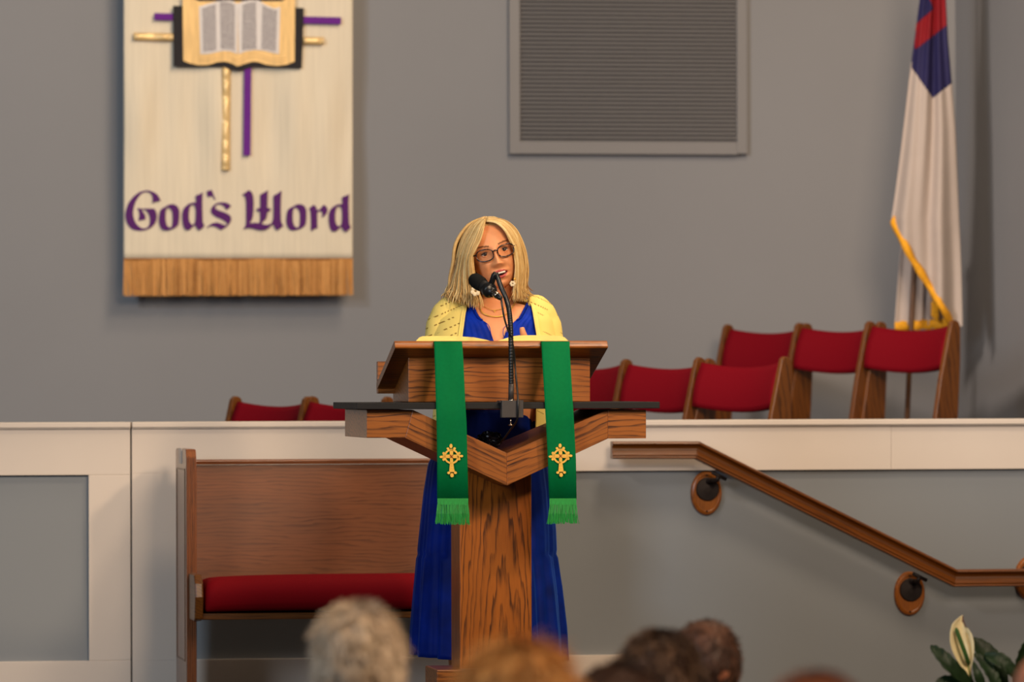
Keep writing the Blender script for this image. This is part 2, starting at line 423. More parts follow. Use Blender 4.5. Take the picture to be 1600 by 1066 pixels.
slab('purple_strip', [(241,20.3),(533,27),(533,38),(241,31)], PURPLE, root, YA, .004)
slab('purple_strip', [(382,80),(393,80),(391.5,243),(380.3,243)], PURPLE, root, YA, .004)
def ruched(pts0, pts1, w, nb):
    mb = MB(); N = 40; rows = []
    for j in range(N+1):
        t = j/N; x = pts0[0]+(pts1[0]-pts0[0])*t; y = pts0[1]+(pts1[1]-pts0[1])*t
        vert = abs(pts1[1]-pts0[1]) > abs(pts1[0]-pts0[0])
        h = .005 + .011*abs(math.sin(nb*math.pi*t + .9*math.sin(7*t)))**.7
        r = []
        for q in (-1, -.7, 0, .7, 1):
            dd = h*(1-q*q)
            r.append(P(x + (w*q if vert else 0), y + (0 if vert else w*q), YA+.004-dd))
        rows.append(r)
    mb.grid(rows); return mb.build('gold_strip', GOLDL, root, smooth=True, solid=.002)
ruched((353.5, 104.5), (352.5, 266), 6.5, 6); ruched((208.5, 57), (270.5, 58), 5.8, 2.2); ruched((474, 63.5), (506, 64), 5.8, 1.4)
YC = YA - .006
slab('book_cover', [(270.3,9),(286,9),(300,-30),(455,-30),(462,12),(475,12.5),(471.5,107),(420,104.5),(395,104),(383,108),(370,110.5),(358,108),(350,104.5),(300,104),(271,104)], BLACKF, root, YC)
slab('page_block', [(285,-12),(311,2),(440,2),(461,-10),(460.5,96),(448,101),(432,103),(415,101),(404,97),(395,96.5),(385,99),(371,103.5),(362,99),(352,96.2),(340,97),(325,101.5),(310,102),(297,99),(286.5,95)], PAGEB, root, YC-.004)
# layered gilt lines of the page edges
for off_ in (0, 5):
    mb = MB(); pts = [(312,90+off_),(326,90+off_*.9),(340,86+off_),(352,84+off_),(362,88+off_),(371,93+off_),(384,86+off_),(398,82.5+off_),(414,87+off_),(430,91+off_),(446,90+off_)]
    mb.tube(smoothpath(poly(pts, YC-.0055), 4), .0022, 6); mb.build('page_edge', GOLDL, root, smooth=True)
slab('page', [(311,10),(325,6),(340,2),(350,0),(362,1),(371,6),(371,84),(360,80),(348,79.5),(336,82),(325,84.5),(313,84.5)], PAGEW, root, YC-.0075)
slab('page', [(371,6),(380,2),(392,0),(404,0.5),(416,8),(428,13),(438,11),(436,84.5),(424,82),(412,79),(398,78),(384,80),(373,84.5)], PAGEW, root, YC-.0075)
for pts in ([(316,13),(326,10),(337,6.5),(338,78),(328,80),(317.5,81)], [(343.5,2),(352,1.5),(360,4),(367,7.5),(367,79),(356,76.5),(345,76.5)],
            [(379,8),(388,4),(400,2.5),(401,76),(390,76.5),(378,79)], [(410,7.5),(420,13),(433,16),(431,80.5),(420,78.5),(408.5,76)]):
    slab('text_column', pts, TEXT, root, YC-.009)
def glyph(outer, hole, ox, oy, sc=12.54, dx=0, dy=0):
    cu = bpy.data.curves.new('g', 'CURVE'); cu.dimensions = '2D'; cu.fill_mode = 'BOTH'; cu.extrude = .0015
    Y = YN - .0075; c0 = P(372, 330, Y); k = (P(472, 330, Y) - c0).x/100
    for pts in (outer, hole):
        if not pts: continue
        # round off corners a little with one corner-cutting pass
        q = []
        for i, a in enumerate(pts):
            b = pts[(i+1) % len(pts)]
            q += [(a[0]*.86+b[0]*.14, a[1]*.86+b[1]*.14), (a[0]*.14+b[0]*.86, a[1]*.14+b[1]*.86)]
        sp = cu.splines.new('POLY'); sp.points.add(len(q)-1); sp.use_cyclic_u = True
        for s_, (x, y) in zip(sp.points, q):
            w = P(ox + dx + x/sc, oy + dy + y/sc, Y); s_.co = (w.x - c0.x, w.z - c0.z, 0, 1)
    o = bpy.data.objects.new('g', cu); COL.objects.link(o)
    dg = bpy.context.evaluated_depsgraph_get(); me = bpy.data.meshes.new_from_object(o.evaluated_get(dg)); bpy.data.objects.remove(o)
    me.transform(Matrix.Rotation(math.pi/2, 4, 'X')); me.name = 'letter'
    me.materials.clear(); me.materials.append(LPURPLE)
    ob = bpy.data.objects.new('letter', me); COL.objects.link(ob); ob.parent = root; ob.location = c0 - Vector(root.location)
    return ob
gG = [(765,365),(735,300),(700,240),(640,195),(560,165),(500,155),(430,165),(350,190),(280,235),(210,300),(150,380),(110,460),(85,550),(72,640),(80,720),(105,800),(150,870),(210,920),(290,945),(360,950),(440,940),(520,915),(590,875),(640,830),(675,760),(690,690),(685,610),(660,545),(640,515),(570,512),(470,515),(380,515),(305,505),(330,550),(345,610),(345,680),(325,755),(380,740),(465,730),(470,680),(455,630),(420,580),(395,540),(450,535),(500,575),(535,630),(555,700),(555,780),(535,850),(490,895),(440,905),(390,895),(330,860),(280,800),(245,730),(225,640),(225,560),(245,470),(275,380),(320,300),(380,230),(440,195),(500,185),(555,205),(595,250),(610,310),(610,370),(590,410),(660,380),(710,370)]
go = [(990,425),(1060,440),(1110,490),(1130,560),(1130,700),(1120,800),(1100,850),(1020,905),(930,935),(860,945),(800,925),(760,880),(735,800),(730,720),(740,620),(760,540),(810,500),(880,465),(930,435)]
go_h = [(900,490),(950,510),(985,560),(1000,620),(1000,750),(990,850),(960,885),(920,880),(885,840),(865,780),(860,680),(865,580),(880,510)]
gd = [(465,195),(455,250),(450,400),(455,600),(460,780),(495,855),(450,900),(395,945),(350,910),(310,830),(280,850),(220,920),(160,940),(105,910),(75,830),(60,720),(60,620),(75,540),(110,480),(180,425),(255,395),(325,400),(330,340),(320,255),(390,235)]
gd_h = [(250,430),(300,450),(320,500),(325,600),(320,720),(310,790),(270,830),(230,820),(200,770),(185,690),(190,580),(205,490),(225,445)]
gap_ = [(535,175),(640,145),(665,220),(710,340),(690,350),(655,275),(620,275),(565,295),(545,240)]
gs = [(1020,465),(970,420),(900,392),(820,390),(740,405),(670,450),(625,510),(620,580),(650,630),(720,680),(820,720),(890,760),(930,790),(935,820),(920,845),(860,825),(790,795),(720,785),(650,800),(590,840),(530,895),(560,885),(620,860),(690,865),(760,900),(815,940),(880,900),(950,850),(1005,780),(1020,710),(1000,650),(940,610),(850,575),(770,545),(715,520),(705,480),(735,440),(790,430),(860,455),(900,500),(920,545),(970,505)]
gW = [(100,250),(235,145),(290,190),(320,260),(330,400),(325,560),(315,680),(290,740),(250,800),(300,795),(350,790),(455,795),(455,570),(390,555),(385,525),(410,505),(460,505),(460,380),(455,240),(540,195),(610,150),(600,250),(595,505),(650,505),(665,535),(650,560),(595,575),(590,650),(570,720),(520,755),(485,790),(510,820),(570,830),(640,820),(690,790),(715,700),(720,560),(720,400),(715,260),(800,220),(875,155),(865,300),(860,500),(865,760),(885,820),(920,850),(860,890),(795,945),(745,900),(715,820),(690,825),(640,880),(580,925),(500,938),(420,935),(330,910),(250,895),(190,900),(120,925),(165,860),(180,800),(180,600),(180,380),(165,290),(150,265)]
gr = [(345,515),(440,435),(485,480),(505,545),(550,535),(600,480),(640,435),(690,480),(715,540),(695,610),(650,655),(595,695),(610,640),(610,590),(570,560),(525,570),(510,600),(510,850),(525,885),(450,915),(385,960),(385,750),(380,600),(370,545)]
glyph(gG, None, 190, 285); glyph(go, go_h, 190, 285); glyph(gd, gd_h, 280, 285); glyph(gap_, None, 280, 285); glyph(gs, None, 280, 285)
glyph(gW, None, 370, 285); glyph(go, go_h, 190, 285, dx=198.7); glyph(gr, None, 455, 285); glyph(gd, gd_h, 280, 285, dx=228.7, dy=2.4)

# ================================================================== CHOIR CHAIRS
TH = math.radians(56)
def chair_proto(name, loc, label, group, seat_up=0.0):
    # local frame: faces -Y, width along X, origin on the floor
    root = thing(name, label, 'chair', (0,0,0), group)
    w = .235
    def post(x):
        mb = MB()
        prof = [(.075,.86),(.060,.862),(.045,.85),(.036,.82),(-.02,.62),(-.055,.45),(-.075,.2),(-.075,0),(.02,0),(.06,.2),(.085,.5),(.098,.7),(.098,.83),(.09,.853)]
        mb.prism([(x-.011, y, z) for y, z in prof], (.022, 0, 0)); return mb
    post(-w).build('side_post', OAKD, root, bevel=.004, grain=(0,-.2,1)); post(w).build('side_post', OAKD, root, bevel=.004, grain=(0,-.2,1))
    rows = []
    for j in range(9):
        t = j/8; z = .834 - .168*t
        r = []
        for i in range(17):
            q = -1 + i/8
            yy = .078 - .052*t + .035*(1-q*q); sag = .022*(1-q*q)
            r.append((q*(w-.011), yy - .012*math.sin(math.pi*t), z - sag))
        rows.append(r)
    mb = MB(); mb.grid(rows); mb.build('backrest', RED, root, smooth=True, solid=.035)
    zs = .44 + seat_up
    MB().box((-w+.012, -.40, zs-.06), (w-.012, .03, zs)).build('seat', RED, root, bevel=.02)
    for x in (-w, w):
        MB().box((x-.011, -.40, 0), (x+.011, -.34, zs)).box((x-.011, -.40, zs-.07), (x+.011, -.05, zs-.02)).build('front_leg', OAKD, root, bevel=.003, grain=(0,0,1))
    return root
def copy_tree(o, parent=None):
    c = o.copy(); COL.objects.link(c)
    if parent: c.parent = parent; c.matrix_parent_inverse.identity()
    for ch in [x for x in bpy.data.objects if x.parent == o]: copy_tree(ch, c)
    return c
G_CH = 'red choir chairs behind the parapet'
proto = chair_proto('choir_chair', (0,0,0), '', G_CH)
# (pixel x of the right post's top, pixel y of its top, depth Y of that post, label)
ch = [(1490,500,4.05,'red wooden choir chair in the upper right row, rightmost, before the flag'),
      (1376,502.5,4.46,'red wooden choir chair in the middle of the upper right row'),
      (1260,505,4.87,'red wooden choir chair on the left end of the upper right row'),
      (1226,557,3.05,'red wooden choir chair on the right end of the lower right row'),
      (1108,560,3.46,'red wooden choir chair in the middle of the lower right row'),
      (978,561,3.90,'red wooden choir chair half hidden by the pulpit desk on its right'),
      (605,619.5,3.1,'red choir chair whose post shows between black shelf and desk left of pulpit'),
      (488,619,3.5,'leftmost red choir chair above the parapet, left of the pulpit')]
used = False
for px, py, Y, lab in ch:
    if not used: o = proto; used = True
    else: o = copy_tree(proto)
    R = Matrix.Rotation(-TH, 3, 'Z')
    top = P(px, py, Y); loc = top - R @ Vector((.235, .067, .862))
    o.location = loc; o.rotation_euler = (0, 0, -TH); o['label'] = lab

# ================================================================== FLAG
YF = 4.75
root = thing('flag', 'white flag with navy canton and yellow fringe hanging in the right corner', 'flag', P(1410, 690, YF+.05))
def interp2(tab, y): return interp([(b, a) for a, b in tab], y)
Lf = [(1452,-120),(1437,0),(1425,90),(1420,130),(1407,240),(1399,300),(1393,340)]
Rf = [(1470,-120),(1478,0),(1481,60),(1487,130),(1493,200),(1497,300),(1502,420),(1504,520)]
Df = [(1393,340),(1408,372),(1425,404),(1443,432),(1462,463),(1478,490),(1490,512)]    # diagonal hem
canton = [(1440,-120),(1480,-120),(1487.5,130),(1457.5,153.5),(1424,105)]
redc = [[(1428.5,75),(1432,37),(1459,14),(1451,-4),(1444,-40),(1476,-40),(1479,40),(1434,75)]]
def inside(pt, pl):
    x, y = pt; c = False
    for (x0,y0),(x1,y1) in zip(pl, pl[1:]+pl[:1]):
        if (y0 > y) != (y1 > y) and x < (x1-x0)*(y-y0)/(y1-y0)+x0: c = not c
    return c
def ffold(u, py):
    a = min(1, (py+140)/500)
    return -.05*a*math.sin(u*math.pi*.9) + .022*a*math.sin(u*13+py*.004) + .010*math.sin(u*23+1) 
NU, NV = 64, 330
parts = {'flag_cloth': MB(), 'canton': MB(), 'cross_emblem': MB()}
vm = {k: {} for k in parts}
def fpos(i, j):
    py = -120 + 640*j/NV; l = interp2(Lf, py); r = interp2(Rf, py)
    if py > 340: l = interp2([(a,b) for a,b in Df], py)
    u = i/NU; x = l + (r-l)*u
    return x, py, u
def fv(k, i, j):
    if (i,j) not in vm[k]:
        x, py, u = fpos(i, j)
        l0 = interp2(Lf, min(py,340)) ; r0_ = interp2(Rf, py); uu = (x-l0)/(r0_-l0)
        vm[k][(i,j)] = parts[k].vert(P(x, py, YF + ffold(uu, py)))
    return vm[k][(i,j)]
for j in range(NV):
    if -120 + 640*(j+1)/NV > 511: break
    for i in range(NU):
        x, y, _ = fpos(i+.5, j+.5)
        k = 'cross_emblem' if any(inside((x,y), q) for q in redc) else 'canton' if inside((x,y), canton) else 'flag_cloth'
        parts[k].face((fv(k,i,j), fv(k,i+1,j), fv(k,i+1,j+1), fv(k,i,j+1)))
for k, mt in (('flag_cloth', WHITEF), ('canton', NAVY), ('cross_emblem', REDF)):
    parts[k].build(k, mt, root, smooth=True, solid=.002)
rows = []
for j in range(40):
    py = 345 + 163*j/39
    rows.append([P(interp([(345,1400),(372,1408),(505,1398)], py) + (1496-interp([(345,1400),(372,1408),(505,1398)], py))*i/30, py, YF+.16+.012*math.sin(i*.7)) for i in range(31)])
mb = MB(); mb.grid(rows); mb.build('back_fold', WHITEF, root, smooth=True, solid=.002)
mb = MB(); rows = []
for k in range(len(Df)*4-3):
    t = k/4; i = min(int(t), len(Df)-2); f_ = t-i
    x = Df[i][0]+(Df[i+1][0]-Df[i][0])*f_; y = Df[i][1]+(Df[i+1][1]-Df[i][1])*f_
    l0 = interp2(Lf, 340); uu = (x-l0)/(interp2(Rf,y)-l0); Y = YF+ffold(uu, y)-.006
    wv = 5.5+1.0*math.sin(k*1.3)
    rows.append([P(x-wv*.35, y+wv*1.05+2, Y), P(x+wv*.1, y+2, Y-.006), P(x+wv*.75, y-wv*.6, Y)])
mb.grid(rows); mb.build('fringe', YELF, root, smooth=True, solid=.006)
mb = MB()
mb.grid([[P(1398+ (1484-1398)*i/16, 505-4*math.sin(i/16*1.5)+dy+1.2*math.sin(i*2.1), YF+.15-.004*math.sin(i)) for i in range(17)] for dy in (-2, 5, 13)])
mb.grid([[P(1455+4*j, 470+24*i/8+j*3, YF+.13-.01*i/8) for j in range(4)] for i in range(9)])
mb.build('fringe', YELF, root, smooth=True, solid=.006)
mb = MB(); a = P(1428, 425, YF+.08); b = P(1417, 660, YF+.06); d = (a-b)
mb.tube([b - d*.15, b, a, a+d*2.3], .0115, 14); mb.build('flag_pole', POLE, root, smooth=True)
pb = b - d*.15
mb = MB(); mb.tube([(pb.x,pb.y,.545),(pb.x,pb.y,.57),(pb.x,pb.y,.60),(pb.x,pb.y,pb.z+.01)], [.14,.13,.05,.03], 24); mb.build('stand_base', POLE, root, smooth=True)

# ================================================================== PEW
Ye = 1.72
root = thing('pew', 'oak pew with red cushion standing against the parapet, left of the pulpit', 'pew', P(430, 1078, 1.9))
def pew_end(px0, px1):
    x0, x1 = PX(px0, Ye), PX(px1, Ye); z1 = PZ(700, Ye)
    c = .016
    prof = [(Ye,0),(Ye,z1-c*1.6),(Ye+.010,z1-c*.5),(Ye+c*1.6,z1),(Ye+.40-c*1.6,z1),(Ye+.40-.006,z1-c*.4),(Ye+.40,z1-c*1.6),(Ye+.40,0)]
    mb = MB().prism([(x0, y, z) for y, z in prof], (x1-x0, 0, 0))
    e = mb.build('pew_end', OAKP, root, bevel=.003, grain=(0,0,1))
    m2 = MB(); zt, zl = PZ(733, Ye), PZ(1027, Ye)
    for a, b in (((Ye+.045,zt),(Ye+.355,zt+.006)), ((Ye+.045,zl-.006),(Ye+.355,zl))): m2.box((x0-.002, a[0], a[1]), (x0+.001, b[0], b[1]))
    for y in (Ye+.045, Ye+.350): m2.box((x0-.002, y, zl), (x0+.001, y+.006, zt))
    m2.build('panel_groove', OAKD, e, grain=(0,0,1))
    m2 = MB()
    for k in range(5):
        xx = x0 + (x1-x0)*(k+.5)/5; m2.box((xx-.0022, Ye-.0025, .02), (xx+.0022, Ye+.002, z1-.03))
    m2.build('reeding', OAKP, e, grain=(0,0,1), bevel=.001)
    return e, x0, x1
e1, xa, xb = pew_end(290.5, 306.5)
zc = PZ(708, Ye); yc = Ye+.2
m2 = MB(); m2.box((xa-.003, yc-.045, zc-.035), (xa, yc+.045, zc+.02)); m2.build('screw_plate', TRIM, e1)
e2, xc, xd = pew_end(838, 854)
zt = PZ(716, Ye+.33)
bk = [(Ye+.33,zt-.012),(Ye+.335,zt),(Ye+.365,zt),(Ye+.37,zt-.012),(Ye+.29,.40),(Ye+.25,.40)]
MB().prism([(xb, y, z) for y, z in [(Ye+.333,zt-.02),(Ye+.36,zt-.02),(Ye+.27,.38),(Ye+.24,.38)]], (xc-xb,0,0)).build('backrest', OAKB, root, grain=(1,0,0))
MB().prism([(xb, y, z) for y, z in [(Ye+.320,zt-.018),(Ye+.318,zt-.004),(Ye+.326,zt),(Ye+.37,zt),(Ye+.372,zt-.018)]], (xc-xb,0,0)).build('cap_rail', OAKP, root, grain=(1,0,0), bevel=.002)
Ys = 1.50
zs1, zs0 = PZ(895, Ys), PZ(955, Ys)
sx = PX(316, Ys)
rows = []
for i in range(41):
    t = i/40; x = sx + (xc - .01 - sx)*t
    e_ = min(1, t*40, (1-t)*40); e_ = .75 + .25*math.sqrt(max(0, 1-(1-e_)**2)) if e_ < 1 else 1
    rise = -.012*math.exp(-t*9)
    prof = [(Ys+.02,zs0),(Ys+.002,zs0+.02),(Ys-.008,zs0+.06),(Ys-.004,zs1-.035),(Ys+.02,zs1-.008),(Ys+.07,zs1+.002),(Ys+.3,zs1-.012),(Ye+.25,zs1-.02),(Ye+.25,zs0)]
    rows.append([(x, y, zs0+(z-zs0)*e_ + (rise if z > zs0+.01 else 0)) for y, z in prof])
mb = MB(); mb.loft(rows); mb.build('cushion', REDC, root, smooth=True, sub=1)
MB().box((xb-.002, Ys+.02, zs0-.022), (xc, Ye+.26, zs0)).build('seat_board', OAKD, root, grain=(1,0,0), bevel=.003)
for x in (PX(303.5, Ys), xc-.03):
    ee = [(Ye+.02,zs1+.0),(Ys+.04,zs1+.0),(Ys-.0,zs1-.03),(Ys-.012,zs0+.06),(Ys+.01,zs0-.02),(Ys+.06,zs0-.028),(Ye+.02,zs0-.028)]
    MB().prism([(x, y, z) for y, z in ee], (.03,0,0)).build('seat_bracket', OAKD, root, grain=(0,1,0), bevel=.006)

# ================================================================== HANDRAIL
YR = YW - .075
root = thing('handrail', 'moulded oak handrail sloping down along the parapet right of the pulpit', 'handrail', P(1200, 800, YW))
path = [(955,703.5),(1088,703.5),(1491,903.5),(1760,901)]
ctr = [P(x, y, YR) for x, y in path]; k = 1/422.0
hh = 13.8*k
prof = [(-.020,1.0),(-.030,.92),(-.034,.74),(-.030,.60),(-.020,.50),(-.015,.2),(-.018,-.1),(-.026,-.42),(-.030,-.50),(-.030,-.62),(-.026,-.66),(-.030,-.72),(-.032,-.9),(-.026,-1.0),(.020,-1.0),(.022,-.6),(.016,-.2),(.016,.4),(.024,.7),(.016,1.0)]
rings = []
for i, c in enumerate(ctr):
    d1 = (ctr[i]-ctr[i-1]).normalized() if i else (ctr[1]-ctr[0]).normalized()
    d2 = (ctr[i+1]-ctr[i]).normalized() if i < len(ctr)-1 else d1
    n1 = Vector((-d1.z,0,d1.x)); n2 = Vector((-d2.z,0,d2.x)); nn = (n1+n2).normalized(); s_ = 1/max(.5, nn.dot(n1))
    rings.append([c + nn*(h*hh*s_) + Vector((0,y,0)) for y, h in prof])
for a in range(3):
    mb = MB(); mb.loft([rings[a], rings[a+1]]); mb.build('rail_section', OAKR, root, grain=ctr[a+1]-ctr[a], bevel=.0015)
root2 = None
def bracket(px, py, dx, dy):
    c = P(px, py, YW+.018); a_, b_ = 25*k, 35*k
    pl = thing('rail_bracket', '', 'bracket', c, 'oval handrail brackets')
    mb = MB(); rings = []
    for r_, y in ((1.0,0),(1.0,-.008),(.94,-.016),(.84,-.019),(.80,-.018)):
        rings.append([c + Vector((a_*r_*math.cos(t*math.pi/24), y, b_*r_*math.sin(t*math.pi/24))) for t in range(48)])
    mb.loft(rings); mb.build('oval_plaque', PLQ, pl, grain=(0,0,1), smooth=False)
    dc = c + Vector((.002, -.018, 6*k)); mb = MB()
    mb.loft([[dc + Vector((18.5*k*r_*math.cos(t*math.pi/20), y, 18.5*k*r_*math.sin(t*math.pi/20))) for t in range(40)] for r_, y in ((1,0),(1,-.004),(.93,-.008),(.2,-.010))])
    mb.build('metal_disc', BRONZE, pl)
    q = P(px+dx, py+dy, YR+.0)
    mb = MB(); st = dc + Vector((.004, -.010, .030))
    mb.ball(st, .012); mb.tube(smoothpath([st, st+Vector((.006,-.03,.006)), q+Vector((-.008,0,-.02)), q]), [.010]*18+[.009], 10) if False else mb.tube([st, st+Vector((.006,-.028,.004)), q+Vector((-.006,0.0,-.016)), q], .0085, 10)
    dd = Vector((1,0,-.5)).normalized(); mb.tube([q-dd*.028, q+dd*.032], .007, 8)
    mb.build('bracket_arm', BRONZE, pl, smooth=True)
    for s_ in (-29, 28):
        mb = MB(); mb.ball(c + Vector((0,-.018,s_*k)), .0042, 10, 6); mb.build('screw', BRONZE, pl, smooth=True)
    return pl
for (px, py, dx, dy), lab in zip(((1103,770.5,20,-27),(1420.5,927.5,16,-26),(1608,904,-4,5)),
        ('oval bracket under the upper end of the handrail slope', 'oval bracket under the lower end of the handrail slope', 'oval bracket behind the level handrail at the right edge')):
    bracket(px, py, dx, dy)['label'] = lab

# ================================================================== PULPIT
root = thing('pulpit', 'oak pulpit with slanted desk, black shelf and V-shaped front beam', 'pulpit', (0, 0, 0))
YV = -.30
def vb(pts, gdir): MB().prism(poly(pts, YV), (0, .55, 0)).build('beam', OAK, root, grain=gdir, bevel=.0015)
vb([(573,640.5),(645,640.5),(633,684.5),(573,684.5)], (1,0,0))
vb([(645,640.5),(792,708),(792,759),(633,684.5)], P(792,708,0)-P(645,640.5,0))
vb([(792,708),(950,640.5),(950,685.5),(792,759)], P(950,640.5,0)-P(792,708,0))
vb([(950,640.5),(1009.5,640.5),(1009.5,685),(950,685.5)], (1,0,0))
YSH = -.335
pbox(557, 1031, 628, 640, YSH, .60).build('shelf', BLACKL, root, bevel=.002)
MB().box((PX(717.5,-.06), -.06, PZ(1046,-.06)), (PX(830,-.06), .13, PZ(722,-.06))).build('column', OAKC, root, grain=(0,0,1), bevel=.003)
MB().box((PX(681,-.12), -.12, 0), (PX(879,-.12), .14, PZ(1045.5,-.12))).build('plinth', OAK, root, grain=(1,0,0), bevel=.004)
# lectern box with sloping top
yb0, yb1 = -.115, .25
zt0 = PZ(541, yb0); zt1 = zt0 - .16*(.365/.45); zbt = PZ(628, yb0)
MB().prism([(PX(638,yb0), y, z) for y, z in ((yb0,zbt),(yb0,zt0),(yb1,zt1),(yb1,zbt))], (PX(922,yb0)-PX(638,yb0),0,0)).build('lectern_box', OAK, root, grain=(1,0,0), bevel=.002)
YD0, YD1 = -.215, .235
A = P(617, 544.5, YD0); B = P(950, 545.5, YD0); Cc = P(583, 610.5, YD1)
zf, zk = A.z, Cc.z; xA, xB = A.x, B.x; th = .026
slope = Vector((0, YD1-YD0, zk-zf)).normalized(); nrm = Vector((0, -slope.z, slope.y))
def dsk(y, h): t = (y-YD0)/(YD1-YD0); return Vector((0, y, zf+(zk-zf)*t)) + nrm*h
pr = [Vector((0,YD0,zf)), Vector((0,YD0-.002,zf+.006)), Vector((0,YD0+.006,zf+.012)), Vector((0,YD0+.008,zf+.019)), Vector((0,YD0+.018,zf+.024)), dsk(YD1,.024), dsk(YD1,.0)]
MB().prism([p + Vector((xA,0,0)) for p in pr], (xB-xA,0,0)).build('desk_top', OAK, root, grain=(1,0,0), bevel=.0015)
q = P(589.5, 565, .22)
MB().box((q.x, .215, zk-.01), (q.x+ .655, .24, q.z)).build('book_ledge', OAK, root, grain=(1,0,0), bevel=.002)
# crumpled plastic in the notch
mb = MB(); c = P(765, 688, -.02); rings = []
for j in range(19):
    r = []
    for i in range(32):
        a = math.pi*(j+.05)/18.1; b = 2*math.pi*i/32
        d = Vector((math.sin(a)*math.cos(b), math.sin(a)*math.sin(b), math.cos(a)))
        rr = .036*(1 + .35*mnoise.noise(d*2.3+Vector((3,1,0))) + .22*mnoise.noise(d*6))
        r.append(c + Vector((d.x*rr*1.1, d.y*rr, d.z*rr*.75)))
    rings.append(r)
mb.loft(rings); tag(mb.build('plastic_bag', PLASTIC, origin=c-Vector((0,0,.03))), 'crumpled black plastic bag lying in the notch of the pulpit beams', 'bag')

# bible on the desk
bl, br = xA + (651-617)/487, xA + (898-617)/487
root = thing('open_bible', 'large open bible with gilt page edges lying on the pulpit desk', 'book', dsk(-.05,.03)+Vector(((bl+br)/2,0,0)))
y0, y1 = -.185, .10
def bookhalf(x0, x1, hs):
    rows = []
    for t, h in hs:
        x = x0+(x1-x0)*t
        rows.append([dsk(y, .0245 + h)+Vector((x,0,0)) for y in (y0, y1)] + [dsk(y, .0242)+Vector((x,0,0)) for y in (y1, y0)])
    mb = MB(); mb.loft(rows); return mb.build('page_block', BIBLE, root)
xm = xA + (777-617)/487
bookhalf(bl, xm, [(0,.006),(.06,.022),(.10,.026),(.3,.027),(.55,.026),(.75,.022),(.9,.014),(1,.006)])
bookhalf(xm, br, [(0,.006),(.12,.016),(.25,.026),(.4,.029),(.6,.029),(.86,.027),(.93,.022),(1,.004)])
MB().prism([dsk(y,h)+Vector((bl-.006,0,0)) for y,h in ((y0-.003,.024),(y1+.004,.024),(y1+.004,.0265),(y0-.003,.0265))], (br-bl+.012,0,0)).build('cover', COVER, root)

# stoles
def stole(xs, cx, cy, lab):
    r = thing('stole', lab, 'stole', P((xs[0][1]+xs[0][2])/2, 700, -.35), 'green stoles draped over the pulpit')
    rows = []; NS = 14
    top = [(.15,None),(.0,None),(-.12,None),(-.19,None)]
    y0_, l0, r0_ = xs[0]
    a0 = P(l0, 534, -.22); b0 = P(r0_, 534, -.22)
    for yy, _ in top:
        c = dsk(yy, .055 if -.2 < yy < .11 else .03); c = dsk(yy, .0248)
        rows.append([Vector((a0.x + (b0.x-a0.x)*i/NS, c.y, c.z)) for i in range(NS+1)])
    for py, l, rr in xs:
        Y = interp([(534,-.222),(540,-.236),(560,-.262),(628,-.342),(660,-.345),(780,-.338)], py)
        rows.append([P(l+(rr-l)*i/NS, py, Y - .003*math.sin(i/NS*math.pi*2+py*.01)) for i in range(NS+1)])
    mb = MB(); mb.grid(rows); mb.build('stole_cloth', GREEN, r, smooth=True, solid=.002)
    _, l, rr = xs[-1]; l += .5; rr -= .5
    mb = MB(); mb.grid([[P(l+(rr-l)*i/12, py, -.3425) for i in range(13)] for py in (779, 784, 789)]); mb.build('fringe_heading', GREENF, r, solid=.002)
    mb = MB()
    for k in range(170):
        t = random.random(); px = l+(rr-l)*t; dx = (t-.5)*5+random.gauss(0,1.1); L = 818+random.uniform(-3,2)-(t if cx > 800 else -t)*1.0; yy = -.341+random.uniform(-.003,.003)
        mb.tone = random.random()
        mb.tube([P(px,788,yy), P(px+dx*.4+random.gauss(0,.6),803,yy-.002), P(px+dx,L,yy)], .0011, 4)
    mb.build('fringe', GREENF, r)
    # embroidered cross
    YE = -.3485; s = 1/15.23
    def E(x, y): return P(cx + (x-390)*s, cy + (y-430)*s, YE)
    mb = MB()
    mb.prism([E(*p) for p in ((345,250),(430,250),(425,560),(465,800),(335,800),(355,560))], (0,.002,0))
    mb.prism([E(*p) for p in ((190,385),(590,385),(590,470),(190,470))], (0,.002,0))
    for x, y, a, b in ((378,180,36,52),(305,243,32,27),(462,240,32,32),(158,440,52,30),(207,357,32,32),(202,503,30,32),(628,420,42,30),(576,350,28,32),(570,490,32,32),(402,875,42,52),(325,820,36,32),(482,816,36,32)):
        mb.prism([E(x+a*math.cos(t*math.pi/8), y+b*math.sin(t*math.pi/8)) for t in range(16)], (0,.0025,0))
    mb.grid([[E(390+rr_*math.cos(t*math.pi/20), 430+rr_*math.sin(t*math.pi/20)) for t in range(41)] for rr_ in (135,178)])
    e = mb.build('cross_embroidery', GOLDE, r, bevel=0)
    mb = MB()
    for a, b in (((350,388),(428,470)), ((428,388),(350,470))): mb.tube([E(*a)-Vector((0,.0008,0)), E(*b)-Vector((0,.0008,0))], .0009, 6)
    mb.build('cross_stitch', REDT, e)
    return r
stole([(534,678,722),(541,678.5,722.5),(560,679,724),(628,681,727),(660,682,729),(720,683,730.5),(781,683,732)], 705.5, 713.5, 'green stole on the left of the microphone')['label'] = 'green stole with gold cross draped over the left side of the pulpit'
stole([(534,845.5,890),(541,846,890),(560,847,891),(628,851,895),(660,853,897),(720,856,900),(781,858,901)], 876, 713, '')['label'] = 'green stole with gold cross draped over the right side of the pulpit'

